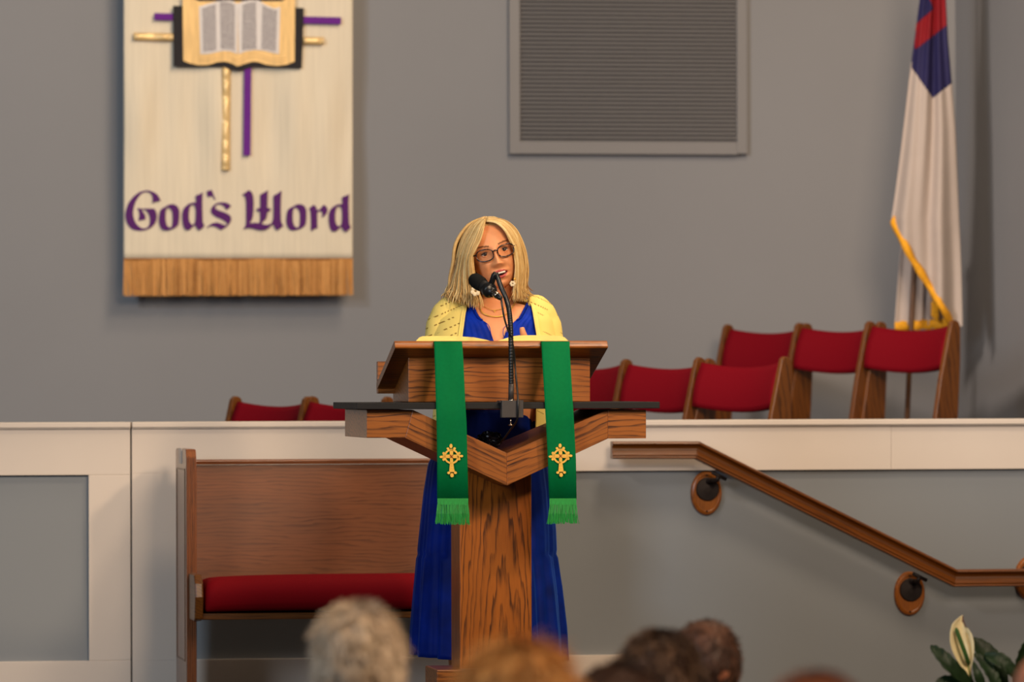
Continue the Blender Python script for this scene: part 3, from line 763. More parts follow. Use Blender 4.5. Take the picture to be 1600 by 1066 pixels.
# microphone
YM = -.37
root = thing('microphone', 'black gooseneck microphone clamped to the black shelf of the pulpit', 'microphone', P(799, 653, YM))
pbox(784, 818, 627, 653, YM, .032).box((PX(781.5,YM), YM+.01, PZ(630,YM)), (PX(784,YM), YM+.08, PZ(627,YM))).build('mount_box', GREYP, root, bevel=.002)
pbox(784, 818, 626, 628, YM, .10).build('mount_plate', GREYP, root, bevel=.001)
yg = YM+.016
mb = MB(); mb.tube([P(798.5,627,yg),P(798.5,624.6,yg)], .0098, 16); mb.build('collar_ring', SILVER, root, smooth=True)
mb = MB(); mb.tube([P(798.5,624.6,yg),P(798.7,600,yg)], .0088, 16); mb.build('ferrule', GREYP, root, smooth=True)
gp = [(798.7,604,yg),(798.6,575,yg),(798.4,540,yg),(797.7,508,yg+.005),(795,483,yg+.012),(790,465,yg+.02),(783,449,yg+.03),(778,435,yg+.035),(774.5,427,yg+.036)]
pts = smoothpath([P(*p) for p in gp], 22); rad = [.0078 + (.0009 if (i % 3 == 0 and i < 96) else 0) for i in range(len(pts))]
mb = MB(); mb.tube(pts, rad, 14); mb.build('gooseneck', BLACKP, root, smooth=True)
h0 = P(738.5, 435, yg+.12); t0 = P(783.5, 467, yg-.005); ax = t0-h0
def along(t): return h0 + ax*t
mb = MB(); mb.tube([along(t) for t in (-.04,0,.06,.14,.26,.34,.38)], [.008,.017,.0225,.0245,.0245,.022,.018], 22); mb.build('windscreen', FOAM, root, smooth=True)
mb = MB(); mb.tube([along(t) for t in (.36,.40,.50,.56)], [.019,.0195,.0175,.0165], 20); mb.build('mic_body', BLACKL, root, smooth=True)
mb = MB(); mb.tube([along(t) for t in (.49,.50,.60,.64,.65,.72,.73)], [.017,.0235,.0255,.0225,.017,.0155,.0145], 22)
mb.tube([along(.58), P(772,430,yg+.04), P(774.5,427,yg+.036)], [.010,.009,.008], 12); mb.build('mic_clip', BLACKP, root, smooth=True)
mb = MB(); mb.tube([along(t) for t in (.72,.73,.86,.87)], [.010,.0115,.0105,.009], 16); mb.build('plug', SILVER, root, smooth=True)
mb = MB(); mb.tube([along(t) for t in (.86,.87,.97,1.0)], [.0095,.0098,.0078,.004], 16); mb.build('plug_boot', BLACKP, root, smooth=True)
cb = [along(.99), P(784.5,477,yg-.01), P(788,497,yg-.012), P(793.5,515,yg-.010), P(799,528,yg-.004), P(803,550,yg+.012), P(805.5,580,yg+.01), P(808.5,612,yg-.012), P(809.5,632,yg-.024), P(809,650,yg-.022), P(806,660,yg-.005), P(798,671,yg+.06), P(786,687,yg+.17), P(776,694,yg+.26)]
mb = MB(); mb.tube(smoothpath(cb, 8), .0032, 8); mb.build('cable', BLACKP, root, smooth=True)
mb = MB(); mb.tube([P(798,653,yg),P(798,664,yg)], .0025, 8); mb.ball(P(798,664,yg), (.009,.009,.0035)); mb.build('clamp_screw', SILVER, root, smooth=True)

# ================================================================== HEADS
def head_point(a, phi, feat=True):
    # a: polar angle from crown, phi: azimuth (phi = -pi/2 faces -Y)
    sz = math.cos(a); p = 2.35
    r = (max(0, 1-abs(sz)**p))**(1/p)
    t = max(0, -sz)
    z = (.116 if sz < 0 else .108)*sz
    cx, cy = math.cos(phi), math.sin(phi)
    wx = .0755*(1-.26*t**1.8)*(1 + .05*max(0, sz)*0)
    if cy < 0: wy = .088*(1-.06*t)
    else: wy = .102*(1-.42*t**1.2)
    x = wx*r*cx; y = wy*r*cy - .020*t**2
    if feat and cy < -.05:
        fwt = min(1, -cy*1.6)
        g = lambda u, s: math.exp(-(u/s)**2)
        d = 0
        if z > -.045: br = interp([(-.045,.012),(-.036,.026),(-.028,.023),(-.01,.014),(.005,.008),(.018,.003),(.03,0)], z)
        else: br = interp([(-.060,0),(-.052,.004),(-.045,.012)], z)
        d += br*g(x, .0105 + .004*g(z+.038, .012))
        d += .007*(g(x-.014,.008)+g(x+.014,.008))*g(z+.040,.008)
        d -= .011*(g(x-.032,.017)+g(x+.032,.017))*g(z-.0,.014)
        d += .004*g(z-.024,.010)*g(abs(x)-.028,.022)
        d += .005*(g(x-.040,.018)+g(x+.040,.018))*g(z+.028,.018)
        d += .0065*g(x,.024)*(g(z+.063,.0065)+1.0*g(z+.080,.007))
        d -= .0105*g(x,.021)*g(z+.0705,.0055)
        d -= .003*g(x,.02)*g(z+.091,.006)
        d += .007*g(x,.018)*g(z+.106,.012)
        d += .004*(g(x-.036,.013)+g(x+.036,.013))*g(z+.045,.014)
        d -= .0022*(g(abs(x)-.030-(-.045-z)*.2,.005))*g(z+.052,.014)
        y -= d*fwt
    return Vector((x, y, z))
def head_mesh(mb, M, nu, nv, feat=True, face_mats=False):
    rings = []; loc = []
    for j in range(nv+1):
        a = math.pi*(j+.02)/(nv+.04); r = [head_point(a, 2*math.pi*i/nu, feat) for i in range(nu)]
        loc.append(r); rings.append([M @ p for p in r])
    ids = [[mb.vert(p) for p in r] for r in rings]
    for j in range(nv):
        for i in range(nu):
            i2 = (i+1) % nu; mi = 0
            if face_mats:
                c = (loc[j][i]+loc[j][i2]+loc[j+1][i2]+loc[j+1][i])/4
                if c.y < -.02:
                    ax_ = abs(c.x)
                    if ax_ < .025:
                        k = 1-(ax_/.026)**2
                        zm = -.0705 + .003*(ax_/.025)**2
                        if abs(c.z-zm) < .0058*k: mi = 2
                        elif zm-.0058*k-.0095*k**.7 < c.z < zm+.0058*k+.0075*k**.6: mi = 1
                    if abs(c.z - (.0245 - .6*(ax_-.03)**2*8 + (ax_-.014)*.12)) < .0026 and .014 < ax_ < .050: mi = 3
            mb.face((ids[j][i], ids[j][i2], ids[j+1][i2], ids[j+1][i]), mi)
    mb.face(ids[0][::-1], 0); mb.face(ids[-1], 0)
    for s_ in (-1, 1):                         # ears
        ring = []
        for j in range(7):
            t = j/6*2-1; w = math.sqrt(max(0.02, 1-t*t))
            ring.append([M @ Vector((s_*(.066+.018*w*(.5+.5*math.cos(k*math.pi/6))), .012+.018*w*math.sin(k*math.pi/6)+.006*t, -.012+.032*t)) for k in range(12)])
        mb.loft(ring, True, 0)

# ------------------------------------------------------------------ the speaker
YP = .56
HC = P(770.5, 394.5, YP)
MH = Matrix.Translation(HC) @ Matrix.Rotation(math.radians(-5), 4, 'Z') @ Matrix.Rotation(math.radians(-14.5), 4, 'Y') @ Matrix.Rotation(math.radians(1.5), 4, 'X') @ Matrix.Scale(1.05, 4)
body = MB()
head_mesh(body, MH, 220, 190, True, True)
for s_ in (-1, 1):                             # eyes with lids
    c = Vector((s_*.0315, -.0615, .001)); sub_ = MB()
    n0 = len(body.v)
    body.ball(MH @ c, .0125, 24, 16, 4)
    d = Vector((s_*.02+.02, -1, -.02)).normalized()
    ic = c + d*.0103; e1_ = d.orthogonal().normalized(); e2_ = d.cross(e1_)
    body.loft([[MH @ (ic + d*h + (e1_*math.cos(k*math.pi/8)+e2_*math.sin(k*math.pi/8))*r) for k in range(16)] for r, h in ((.0058,-.001),(.0056,.0010),(.003,.0024),(.0005,.0026))], True, 5)
    lid = [MH @ (c + Vector((x, -.0128 - .0012 + abs(x)*abs(x)*22, .0052 - x*x*26))) for x in (-.0125,-.009,-.005,0,.005,.009,.0125)]
    body.tube(lid, [.0010,.0018,.0022,.0022,.0022,.0018,.0010], 8, True, 6)
    lid = [MH @ (c + Vector((x, -.0112 + x*x*26, -.0068 + x*x*26))) for x in (-.012,-.008,0,.008,.012)]
    body.tube(lid, [.001,.0022,.0028,.0022,.001], 8, True, 0)
body.tube([MH @ Vector((x, -.0865+x*x*14, -.0672+x*x*2)) for x in (-.016,-.010,-.004,0,.004,.010,.016)], .0030, 8, True, 7)
# neck and torso
XC = lambda py: interp([(440,779),(480,775),(520,771),(740,764)], py)
TA = [(466,.056),(474,.075),(480,.135),(487,.165),(500,.185),(530,.20),(570,.195),(620,.17),(680,.150),(745,.185),(800,.18)]
TB = [(466,.056),(474,.062),(480,.072),(487,.082),(500,.10),(530,.122),(570,.128),(620,.11),(680,.10),(745,.125),(800,.12)]
YT = .62
def torso_ring(py, da=0, n=40, db=None):
    c = P(XC(py), py, YT); a = interp(TA, py)+da; b = interp(TB, py)+(da if db is None else db)
    return [c + Vector((a*math.cos(t*2*math.pi/n), b*math.sin(t*2*math.pi/n), 0)) for t in range(n)]
def torso_front(px, py, off_):
    c = P(XC(py), py, YT); a = interp(TA, py)+off_; b = interp(TB, py)+off_
    x = P(px, py, YT-b*.8).x - c.x
    q = min(.97, abs(x)/a)
    return P(px, py, YT - b*math.sqrt(1-q*q))
rings = []
for py, r in ((428,.050),(440,.050),(452,.050),(462,.053)):
    c = P(XC(py)+1, py, YT-.03 if py < 455 else YT-.015); rings.append([c + Vector((r*math.cos(t*math.pi/20), r*1.02*math.sin(t*math.pi/20), 0)) for t in range(40)])
for py in (466,470,474,477,480,484,487,493,500,510,520,530,550,570,600,640,680,710,745,780,800): rings.append(torso_ring(py, -.004))
body.loft(rings, True, 0)
# legs
for s_ in (-1, 1):
    hx = P(764, 780, YT)
    body.tube([hx+Vector((s_*.085,0,0)), (hx.x+s_*.09, YT, .48), (hx.x+s_*.09, YT+.02, .28), (hx.x+s_*.09, YT+.02, .09), (hx.x+s_*.09, YT-.03, .05), (hx.x+s_*.1, YT-.14, .03)], [.085,.06,.055,.036,.036,.028], 16, True, 0)
# arms (inside the sleeves) and hands
armL = [P(704,484,YT), P(691,510,YT+.01), P(686,565,YT+.0), P(694,606,YT-.06), P(716,590,YT-.16), P(738,568,YT-.27)]
armR = [P(839,484,YT), P(852,510,YT+.01), P(859,565,YT+.0), P(857,604,YT-.06), P(845,575,YT-.15), P(829,538,YT-.23)]
rad_a = [.022,.040,.040,.036,.032,.024]
body.tube(smoothpath(armL, 5), [interp([(i*5, r) for i, r in enumerate(rad_a)], k) for k in range(26)], 16, True, 0)
body.tube(smoothpath(armR, 5), [interp([(i*5, r) for i, r in enumerate(rad_a)], k) for k in range(26)], 16, True, 0)
def hand(base, tip, side, thumb):
    # base: wrist, tip: end of the palm; side: vector across the palm towards the thumb
    d = (tip-base); pl = d.length; d.normalize(); side = (side - d*side.dot(d)).normalized(); n = d.cross(side)
    body.loft([[base + d*pl*t + side*(w*math.cos(k*math.pi/10)) + n*(h*math.sin(k*math.pi/10)) for k in range(20)] for t, w, h in ((-.1,.024,.02),(.2,.032,.018),(.6,.040,.016),(.95,.040,.013),(1.05,.034,.009))], True, 0)
    for i, (o_, L) in enumerate(((.028,.070),(.010,.078),(-.009,.072),(-.027,.056))):
        p0 = tip + side*o_ - d*.008; p1 = p0 + d*L*.45 + n*.006; p2 = p1 + d*L*.26 + n*.018; p3 = p2 + d*L*.12 + n*.018
        body.tube(smoothpath([p0,p1,p2,p3],3), [.0088]*5+[.0084]*3+[.0074,.0055], 12, True, 0)
    body.tube(smoothpath(thumb, 4), [interp([(0,.013),(4,.0118),(8,.0100),(11,.0080),(12,.0055)], k) for k in range(len(thumb)*4-3)], 14, True, 0)
hw = P(829,540,YT-.23)
hand(hw, hw+Vector((-.055,-.035,-.008)), Vector((-.1,.1,1)), [hw+Vector((-.02,-.01,.012)), P(819,526,YT-.265), P(816.5,518,YT-.27), P(815.5,511.5,YT-.27)])
hw = armL[-1]
hand(hw, hw+Vector((.07,-.03,-.002)), Vector((.2,.3,.9)), [hw+Vector((.01,0,.012)), hw+Vector((.035,.01,.03)), hw+Vector((.055,.0,.038)), hw+Vector((.07,-.01,.04))])
speaker = body.build('person', [SKIN, LIP, MOUTH, BROW, EYEW, IRIS, IRIS, TEETH], smooth=True, origin=(P(764,780,YT).x, YT, 0))
tag(speaker, 'standing blond woman in glasses, yellow cardigan and blue dress speaking behind the pulpit', 'person')
# glasses
mbf, mbl = MB(), None
gl = []
for s_ in (-1, 1):
    pts = []
    for k in range(28):
        t = 2*math.pi*k/28; cx_, cz_ = math.cos(t), math.sin(t)
        ex = 2.6; x = .0265*math.copysign(abs(cx_)**(2/ex), cx_); z = .0188*math.copysign(abs(cz_)**(2/ex), cz_)
        if cz_ > 0: x *= 1.03
        X = s_*.0345 + x
        pts.append(Vector((X, -.1005 + abs(X)**2*4.0, -.003 + z + abs(X)*.04)))
    gl.append(pts)
    w = [MH @ p for p in pts]; mbf.tube(w + w[:2], .0021, 8, False)
    mbf.tube([MH @ Vector((s_*.062,-.084,.006)), MH @ Vector((s_*.071,-.072,.006)), MH @ Vector((s_*.077,0,.002)), MH @ Vector((s_*.077,.015,-.012))], [.002,.002,.0016,.0016], 8)
mbf.tube([MH @ Vector((x, -.1035+x*x*20, .0045-x*x*60+.003)) for x in (-.0085,-.004,0,.004,.0085)], .002, 8)
glasses = mbf.build('glasses', TORT, speaker, smooth=True)
for pts in gl:
    mbl = MB(); c = sum(pts, Vector((0,0,0)))/len(pts); ci = mbl.vert(MH @ (c+Vector((0,-.003,0)))); ids = [mbl.vert(MH @ p) for p in pts]
    for k in range(len(ids)): mbl.face((ci, ids[k], ids[(k+1) % len(ids)]))
    mbl.build('lens', LENS, glasses, smooth=True)
# hair: scalp shell plus locks
hb = MB()
hb.tone = .35
rings = []
for j in range(26):
    a = math.pi*.60*j/25
    r = []
    for i in range(64):
        phi = 2*math.pi*i/64; aa = a
        fr_ = max(0, -math.sin(phi))
        aa = a*(1-.66*fr_**.6); p = head_point(max(aa,.02), phi, False)*1.035 + Vector((0,.003,.002))
        r.append(MH @ p)
    rings.append(r)
hb.loft(rings, True)
Li = [(758,345),(756,356),(751,374),(743,390),(737.5,403),(739,430),(744,450),(749,468),(750,480)]
Lo = [(756,340.5),(738,350),(724,370),(716,394),(712,418),(706,440),(701,455),(698,463),(700,468)]
Ri = [(760,346),(775,348.5),(788,359),(797,374),(804,391),(807,415),(806,438),(804,455),(801,468)]
Ro = [(762,339.5),(787,344),(803,356),(813,374),(820,396),(823,420),(822,440),(820,455),(824,464)]
def lock(pts, r):
    sp = smoothpath(pts, 4); n = len(sp)
    hb.tube(sp, [r*(.55+.45*math.sin(math.pi*min(1, (i/n)*1.15+.12))) if i < n*.86 else r*max(.12, (n-i)/(n*.14)*.7) for i in range(n)], 7)
for inner, outer, sgn in ((Li, Lo, -1), (Ri, Ro, 1)):
    for layer in range(3):
        NL = 120
        for q in range(NL):
            u = (q+random.random()*.7)/NL*(1.0 if layer == 0 else 1.14); ud = random.gauss(0, .07)
            jx = random.uniform(-3, 3); jl = random.uniform(-11, 5); tipx = random.gauss(sgn*1.0, 3.0)
            hb.tone = min(1, max(.02, .55 + .55*mnoise.noise(Vector((u*17+sgn*3, layer*1.3, 0))) + random.gauss(0, .2)))
            pts = []
            for k in range(len(inner)):
                t = k/(len(inner)-1)
                uk = max(-.03, u + ud*math.sin(t*2.6)); x = inner[k][0]+(outer[k][0]-inner[k][0])*min(uk, 1.02); y = inner[k][1]+(outer[k][1]-inner[k][1])*min(uk, 1.0) + jl*t**3
                wv = math.sin(t*6+q*.31+layer)*1.8*t
                front = [-.070,-.092,-.098,-.096,-.088,-.080,-.072,-.066,-.064][k]
                side = [-.02,.0,.01,.015,.02,.02,.02,.02,.02][k]
                yy = YP + front + (side-front)*max(0,uk)**1.3 + layer*.010
                x += (jx*t + wv) + (tipx if k > 6 else 0)*(k-6)/2
                pts.append(P(x, y, yy))
            if sgn > 0 and q % 11 == 4 and layer < 2: pts = pts[:-1] + [P(824+random.uniform(0,3),459,YP+.02), P(833+random.uniform(-4,2),461.5+random.uniform(-1.5,1.5),YP+.02)]
            lock(pts, random.choice((.0012,.0016,.0020,.0026,.0034)))
# back of the hair
for q in range(110):
    t0_ = q/109; ang = math.pi*(.02 + .96*t0_)
    hb.tone = min(1, max(.02, random.gauss(.5,.2)))
    pts = []
    for k, (rx, ry, py) in enumerate(((.015,.01,340),(.07,.07,352),(.112,.10,380),(.122,.105,410),(.125,.10,435),(.128,.095,455),(.130,.09,466+random.uniform(-5,6)))):
        c = P(764 - (4 if k > 3 else 0), py, YP+.02)
        pts.append(c + Vector((rx*math.cos(ang), ry*math.sin(ang), 0)))
    lock(pts, .0065)
hb.build('hair', BLOND, speaker, smooth=True)
# earrings and necklaces
mb = MB(); c = P(743, 455, YP-.105)
for k in range(6):
    a = k*math.pi/3+.3; mb.ball(c + Vector((.0105*math.cos(a), 0, .0105*math.sin(a))), (.0072,.002,.0072), 12, 8)
mb.build('earring', PETAL, speaker, smooth=True)
mb = MB(); c = P(801, 441, YP-.075)
for k in range(6):
    a = k*math.pi/3; mb.ball(c + Vector((.006*math.cos(a), 0, -.005+.006*math.sin(a))), (.0045,.002,.0045), 10, 6)
e = mb.build('earring', PETAL, speaker, smooth=True); mb = MB(); mb.ball(P(804,436,YP-.078), .004, 10, 8); mb.build('bead', GOLD, e, smooth=True)
mb = MB(); mb.tube(smoothpath([torso_front(x,y,.004) for x, y in ((750,478),(753,488),(766,494),(781,494.5),(792,490),(800,481),(806,470))], 6), .0022, 8); mb.build('necklace', GOLD, speaker, smooth=True)
mb = MB(); mb.tube(smoothpath([torso_front(x,y,.004) for x, y in ((752,476),(762,482),(773,484.5),(788,481),(801,472))], 6), .0009, 6)
c = torso_front(773, 485, .006); mb.box(c+Vector((-.0009,-.001,-.008)), c+Vector((.0009,.001,.002))); mb.box(c+Vector((-.004,-.001,-.003)), c+Vector((.004,.001,-.0012)))
mb.build('cross_pendant', GOLD, speaker, smooth=False)
# bodice
NLx = [(468,733),(474,737),(482,741),(490,744.5),(497,749),(501,755),(506,760),(514,764),(522,767),(532,771),(545,777),(620,777)]
NRx = [(466,829),(474,824),(482,820),(490,816),(497,812),(501,806),(506,800),(514,795),(522,790),(532,785),(545,777),(620,777)]
mb = MB()
for tab, sg, x0_ in ((NLx, -1, 700), (NRx, 1, 858)):
    rows = []
    for j in range(46):
        py = 470 + (620-470)*j/45; xi = interp(tab, py); xo = interp([(470,xi+sg*16),(480,x0_+sg*-6),(500,x0_-sg*8),(620,x0_-sg*8)], py)
        rows.append([torso_front(xi+(xo-xi)*i/20, py, .008 + .0022*math.sin(i*1.9+py*.03)*min(1,(py-470)/40)) for i in range(21)])
    mb.grid(rows)
for tab, sg in ((NLx,-1),(NRx,1)):             # gathered ruffle along the neckline
    rows = []
    for j in range(70):
        py = 470 + 30*j/69; xi = interp(tab, py); w = math.sin(j*1.55)
        rows.append([torso_front(xi + sg*(3.2+.5*w), py, .010+.002*w), torso_front(xi+sg*1.0, py, .014+.004*w), torso_front(xi - sg*(1.3+.6*w), py, .011+.003*w)])
    mb.grid(rows)
dress = mb.build('dress', BLUE2, speaker, smooth=True, solid=.002)
mb = MB(); mb.tube(smoothpath([torso_front(x,y,.013) for x,y in ((757,503),(763,508),(766,516),(764.5,510),(767,521),(769.5,529))],3), .0012, 6)
mb.tube(smoothpath([torso_front(x,y,.013) for x,y in ((796,506),(788,512),(786,520),(788,527),(791,518),(797,509))],3), .0012, 6); mb.build('neck_tie', BLUE2, dress, smooth=True)
# skirt
sk = [(640,.150,.115,764),(700,.176,.135,763.5),(725,.203,.155,763),(770,.217,.17,763),(830,.228,.185,762.5),(862,.232,.19,761.5),(866,.230,.188,761.5),(872,.236,.195,761.5),(920,.247,.21,763),(980,.257,.225,764),(1027,.262,.235,764.5)]
rows = []; N = 160
for j in range(61):
    py = 640 + (1027-640)*j/60
    a = interp([(s_[0],s_[1]) for s_ in sk], py); b = interp([(s_[0],s_[2]) for s_ in sk], py); cx_ = interp([(s_[0],s_[3]) for s_ in sk], py)
    c = P(cx_, py, YT+.01); r = []
    lower = py > 866
    am = (.022 + .026*min(1,(py-866)/120)) if lower else (.008+.018*max(0,min(1,(py-720)/140)))
    for i in range(N):
        t = 2*math.pi*i/N
        fd = math.sin(t*(13 if not lower else 15)+1.6*math.sin(t*3)) + .5*math.sin(t*(33 if lower else 37)+1+py*.004); fd = fd if fd < 0 else fd*.6
        k_ = 1 + am*fd*1.1
        if lower and py < 900: k_ += .008*math.sin(t*60)*(1-(py-866)/34)
        r.append(c + Vector((a*k_*math.cos(t), b*k_*math.sin(t), -.012*math.cos(t*1+.5)*(1 if py > 1000 else 0))))
    rows.append(r)
mb = MB(); mb.grid(rows, True); mb.build('skirt', BLUE, speaker, smooth=True, solid=.002)
# cardigan
mb = MB(); rows = []
CLx = [(466,736),(474,731),(490,727),(526,722),(600,716),(672,706)]; CRx = [(464,826),(474,830),(490,833),(526,839),(600,840),(672,838)]
for j in range(44):
    py = 468 + (672-468)*j/43
    da = .016 + .012*max(0, (py-560)/110); a = interp(TA, min(py,620))+da; b = interp(TB, min(py,620))+da
    if py < 484: a = max(a, interp([(468,.07),(474,.13),(480,.165),(484,.175)], py))
    c = P(XC(py), py, YT)
    def ang(px):
        x = P(px, py, YT-b*.8).x - c.x; return math.acos(max(-1, min(1, x/a)))
    aL, aR = ang(interp(CLx, py)), ang(interp(CRx, py))
    # from left front edge, round the back, to right front edge (front is at -pi/2)
    t0_, t1_ = -aL, -aR + 2*math.pi
    t0_ = -aL; span = (2*math.pi - (aL - aR))
    r = []
    for i in range(61):
        t = -aL - span*i/60
        r.append(c + Vector((a*math.cos(t), b*math.sin(t), .012 if py < 470 and math.sin(t) > .3 else 0)))
    rows.append(r)
mb.grid(rows)
# rounded shoulder caps and sleeves
sl = [.047,.052,.053,.054,.048,.040]
for arm in (armL, armR):
    ar = [arm[0]+Vector((.034 if arm is armL else -.034,0,.013))] + arm[:]
    rr = [.034] + sl
    pth = smoothpath(ar, 6)
    mb.tube(pth[:-2], [interp([(i*6, r) for i, r in enumerate(rr)], k) + .0012*math.sin(k*1.7) for k in range(len(pth)-2)], 22)
card = mb.build('cardigan', YEL, speaker, smooth=True, solid=.004)
RIB = plain('yellow_rib', srgb(240,214,120), .8, .04, 60)
for tab, sg in ((CLx,-1),(CRx,1)):             # ribbed front bands
    mb = MB(); mb.grid([[torso_front(interp(tab,py)+sg*(-.5+7*i/4), py, .021+.002*math.sin(i*2)) for i in range(5)] for py in range(470, 560, 4)])
    mb.build('front_band', RIB, card, smooth=True, solid=.003)
for s_ in (-1, 1):
    mb = MB(); fx = P(764,780,YT).x + s_*.095
    mb.loft([[Vector((fx+w*math.cos(k*math.pi/8), y, max(.004, h*.5+h*.5*math.sin(k*math.pi/8)))) for k in range(16)] for y, w, h in ((YT+.05,.02,.06),(YT+.03,.034,.085),(YT-.03,.038,.075),(YT-.10,.044,.058),(YT-.16,.042,.045),(YT-.195,.02,.03))])
    mb.build('shoe', SHOE, speaker, smooth=True)

# ================================================================== CONGREGATION
def congregant(px, top, D, hm, lab, shirt, style, yaw=0, skin=SKIN2, sc=1.0):
    Y = YD(D, px); tp = P(px, top, Y)
    hc = tp - Vector((0, 0, .128*sc))
    M = Matrix.Translation(hc) @ Matrix.Rotation(math.pi - PSI + yaw, 4, 'Z') @ Matrix.Scale(sc, 4)
    b = MB(); head_mesh(b, M, 48, 40, True)
    fz = -.5                                    # nave floor
    B_ = Matrix.Translation(Vector((hc.x, hc.y, 0))) @ Matrix.Rotation(math.pi - PSI, 4, 'Z')
    def ring(z, a, d, dy=0): return [B_ @ Vector((a*math.cos(k*math.pi/14), dy + d*math.sin(k*math.pi/14), z)) for k in range(28)]
    s0 = hc.z - .30
    b.loft([ring(hc.z-.07,.052,.055,.03), ring(hc.z-.12,.055,.058,.03), ring(s0+.10,.062,.062,.03), ring(s0+.08,.10,.07,.03), ring(s0+.03,.185,.09,.02), ring(s0-.04,.20,.11,.02), ring(s0-.25,.17,.11,0), ring(fz+.55,.17,.12,0), ring(fz+.45,.19,.16,0)])
    for s_ in (-1, 1):                          # seated legs and arms
        b.tube([B_ @ Vector((s_*.10,-.02,fz+.50)), B_ @ Vector((s_*.12,-.42,fz+.50)), B_ @ Vector((s_*.12,-.46,fz+.44)), B_ @ Vector((s_*.12,-.44,fz+.08)), B_ @ Vector((s_*.12,-.56,fz+.03))], [.085,.062,.058,.042,.03], 12)
        b.tube([B_ @ Vector((s_*.175,.02,s0+.01)), B_ @ Vector((s_*.215,0,s0-.28)), B_ @ Vector((s_*.14,-.24,fz+.60))], [.05,.042,.03], 12)
    o = b.build('person', skin, smooth=True, origin=(hc.x, hc.y, fz)); tag(o, lab, 'person')
    mb = MB()
    mb.loft([ring(s0+.09,.085,.085,.03), ring(s0+.075,.12,.085,.03), ring(s0+.035,.20,.105,.02), ring(s0-.04,.215,.125,.02), ring(s0-.25,.19,.13,0), ring(fz+.47,.205,.175,0)], False)
    for s_ in (-1, 1): mb.tube([B_ @ Vector((s_*.18,.02,s0+.015)), B_ @ Vector((s_*.205,.01,s0-.1)), B_ @ Vector((s_*.215,0,s0-.28)), B_ @ Vector((s_*.17,-.18,fz+.64))], [.058,.06,.054,.042], 14)
    mb.build('shirt', shirt, o, smooth=True)
    h = MB(); nu, nv = 72, 60; rings = []; keep = []
    rnd = random.Random(int(px))
    bulk = {'thick':1.10,'bob':1.16,'short':1.06,'curly':1.12,'thin':1.035,'bald':1.02}[style]
    def hp(a, phi):
        p = head_point(a, phi, False); d = p.normalized()
        return p*bulk + d*(.006*mnoise.noise(p*28+Vector((px,0,0))) + (.008*mnoise.noise(p*70) if style in ('curly','thick') else 0)) + Vector((0,.0,.004))
    low = {'thick':-.075,'bob':-.20,'short':-.07,'curly':-.06,'thin':-.06,'bald':-.06}[style]
    grid = [[hp(math.pi*(j+.02)/(nv+.04), 2*math.pi*i/nu) for i in range(nu)] for j in range(nv+1)]
    ids = {}
    def gv(i, j):
        if (i,j) not in ids:
            p = grid[j][i]; h.tone = min(1, max(.02, .5+.5*mnoise.noise(p*30) + (.55*max(0,(p.z-.03)/.08) if style == 'thin' else 0))); ids[(i,j)] = h.vert(M @ p)
        return ids[(i,j)]
    strands = []
    for j in range(nv):
        for i in range(nu):
            p = grid[j][i]
            front = p.y < -.02 - .25*max(0, p.z-.02)*0
            if p.z < low + (.04 if p.y < .02 else 0): continue
            if p.y < -.035 and p.z < .05: continue
            if style == 'bald' and p.z > .03: continue
            h.face((gv(i,j), gv((i+1)%nu,j), gv((i+1)%nu,j+1), gv(i,j+1))); strands.append(p)
    ns = {'thick':2600,'bob':1800,'short':1800,'curly':2400,'thin':1500,'bald':600}[style]
    for k in range(ns):
        p = rnd.choice(strands); d = p.normalized()
        dn = Vector((0,.4,-1)); dn = (dn - d*dn.dot(d)).normalized()
        jit = Vector((rnd.gauss(0,1),rnd.gauss(0,1),rnd.gauss(0,1)))*.4
        L = {'thick':.022,'bob':.05,'short':.018,'curly':.024,'thin':.016,'bald':.012}[style]*rnd.uniform(.6,1.3)
        lift = {'thick':.45,'bob':.08,'short':.2,'curly':.7,'thin':.2,'bald':.15}[style]
        q = p + (dn + d*lift + jit*(1.6 if style == 'curly' else .6)).normalized()*L*.55; e = q + (dn + d*lift*.1 + jit*.5).normalized()*L*.6
        if style == 'thin' and rnd.random() < (p.z-.02)/.11: continue
        h.tone = rnd.random(); h.tube([M @ (p-d*.002), M @ q, M @ e], [.0016,.0013,.0004], 4, False)
    h.build('hair', hm, o, smooth=True)
    if style == 'bob':
        pass
    return o
SHB = plain('navy_shirt', srgb(40,50,80), .85); SHG = plain('grey_shirt', srgb(110,106,100), .85); SHW = plain('pale_shirt', srgb(180,170,160), .85)
congregant(560, 944, 9.8, WHITEH, 'seated person with thick white hair, seen from behind below the pew', SHB, 'thick')
congregant(812, 1010, 8.6, GINGER, 'seated person with ginger blond hair, seen from behind in front of the pulpit', SHW, 'bob', .1)
congregant(963, 1031, 9.6, BROWNH, 'seated person with smooth dark brown hair, lowest of the heads right of the pulpit', SHG, 'short')
congregant(1030, 992, 10.6, DARKH, 'seated person with wavy dark hair, between the smooth brown and the balding heads', SHB, 'curly')
congregant(1103, 961, 12.3, BROWNH, 'seated person with thinning brown hair, rightmost of the three heads right of the pulpit', SHG, 'thin', .25)
congregant(1275, 1046, 7.8, AUBURN, 'seated person with auburn hair barely showing at the bottom right of centre', SHW, 'short')
congregant(1642, 1003, 9.4, GREYH, 'bald seated person cut off by the lower right corner', SHB, 'bald')

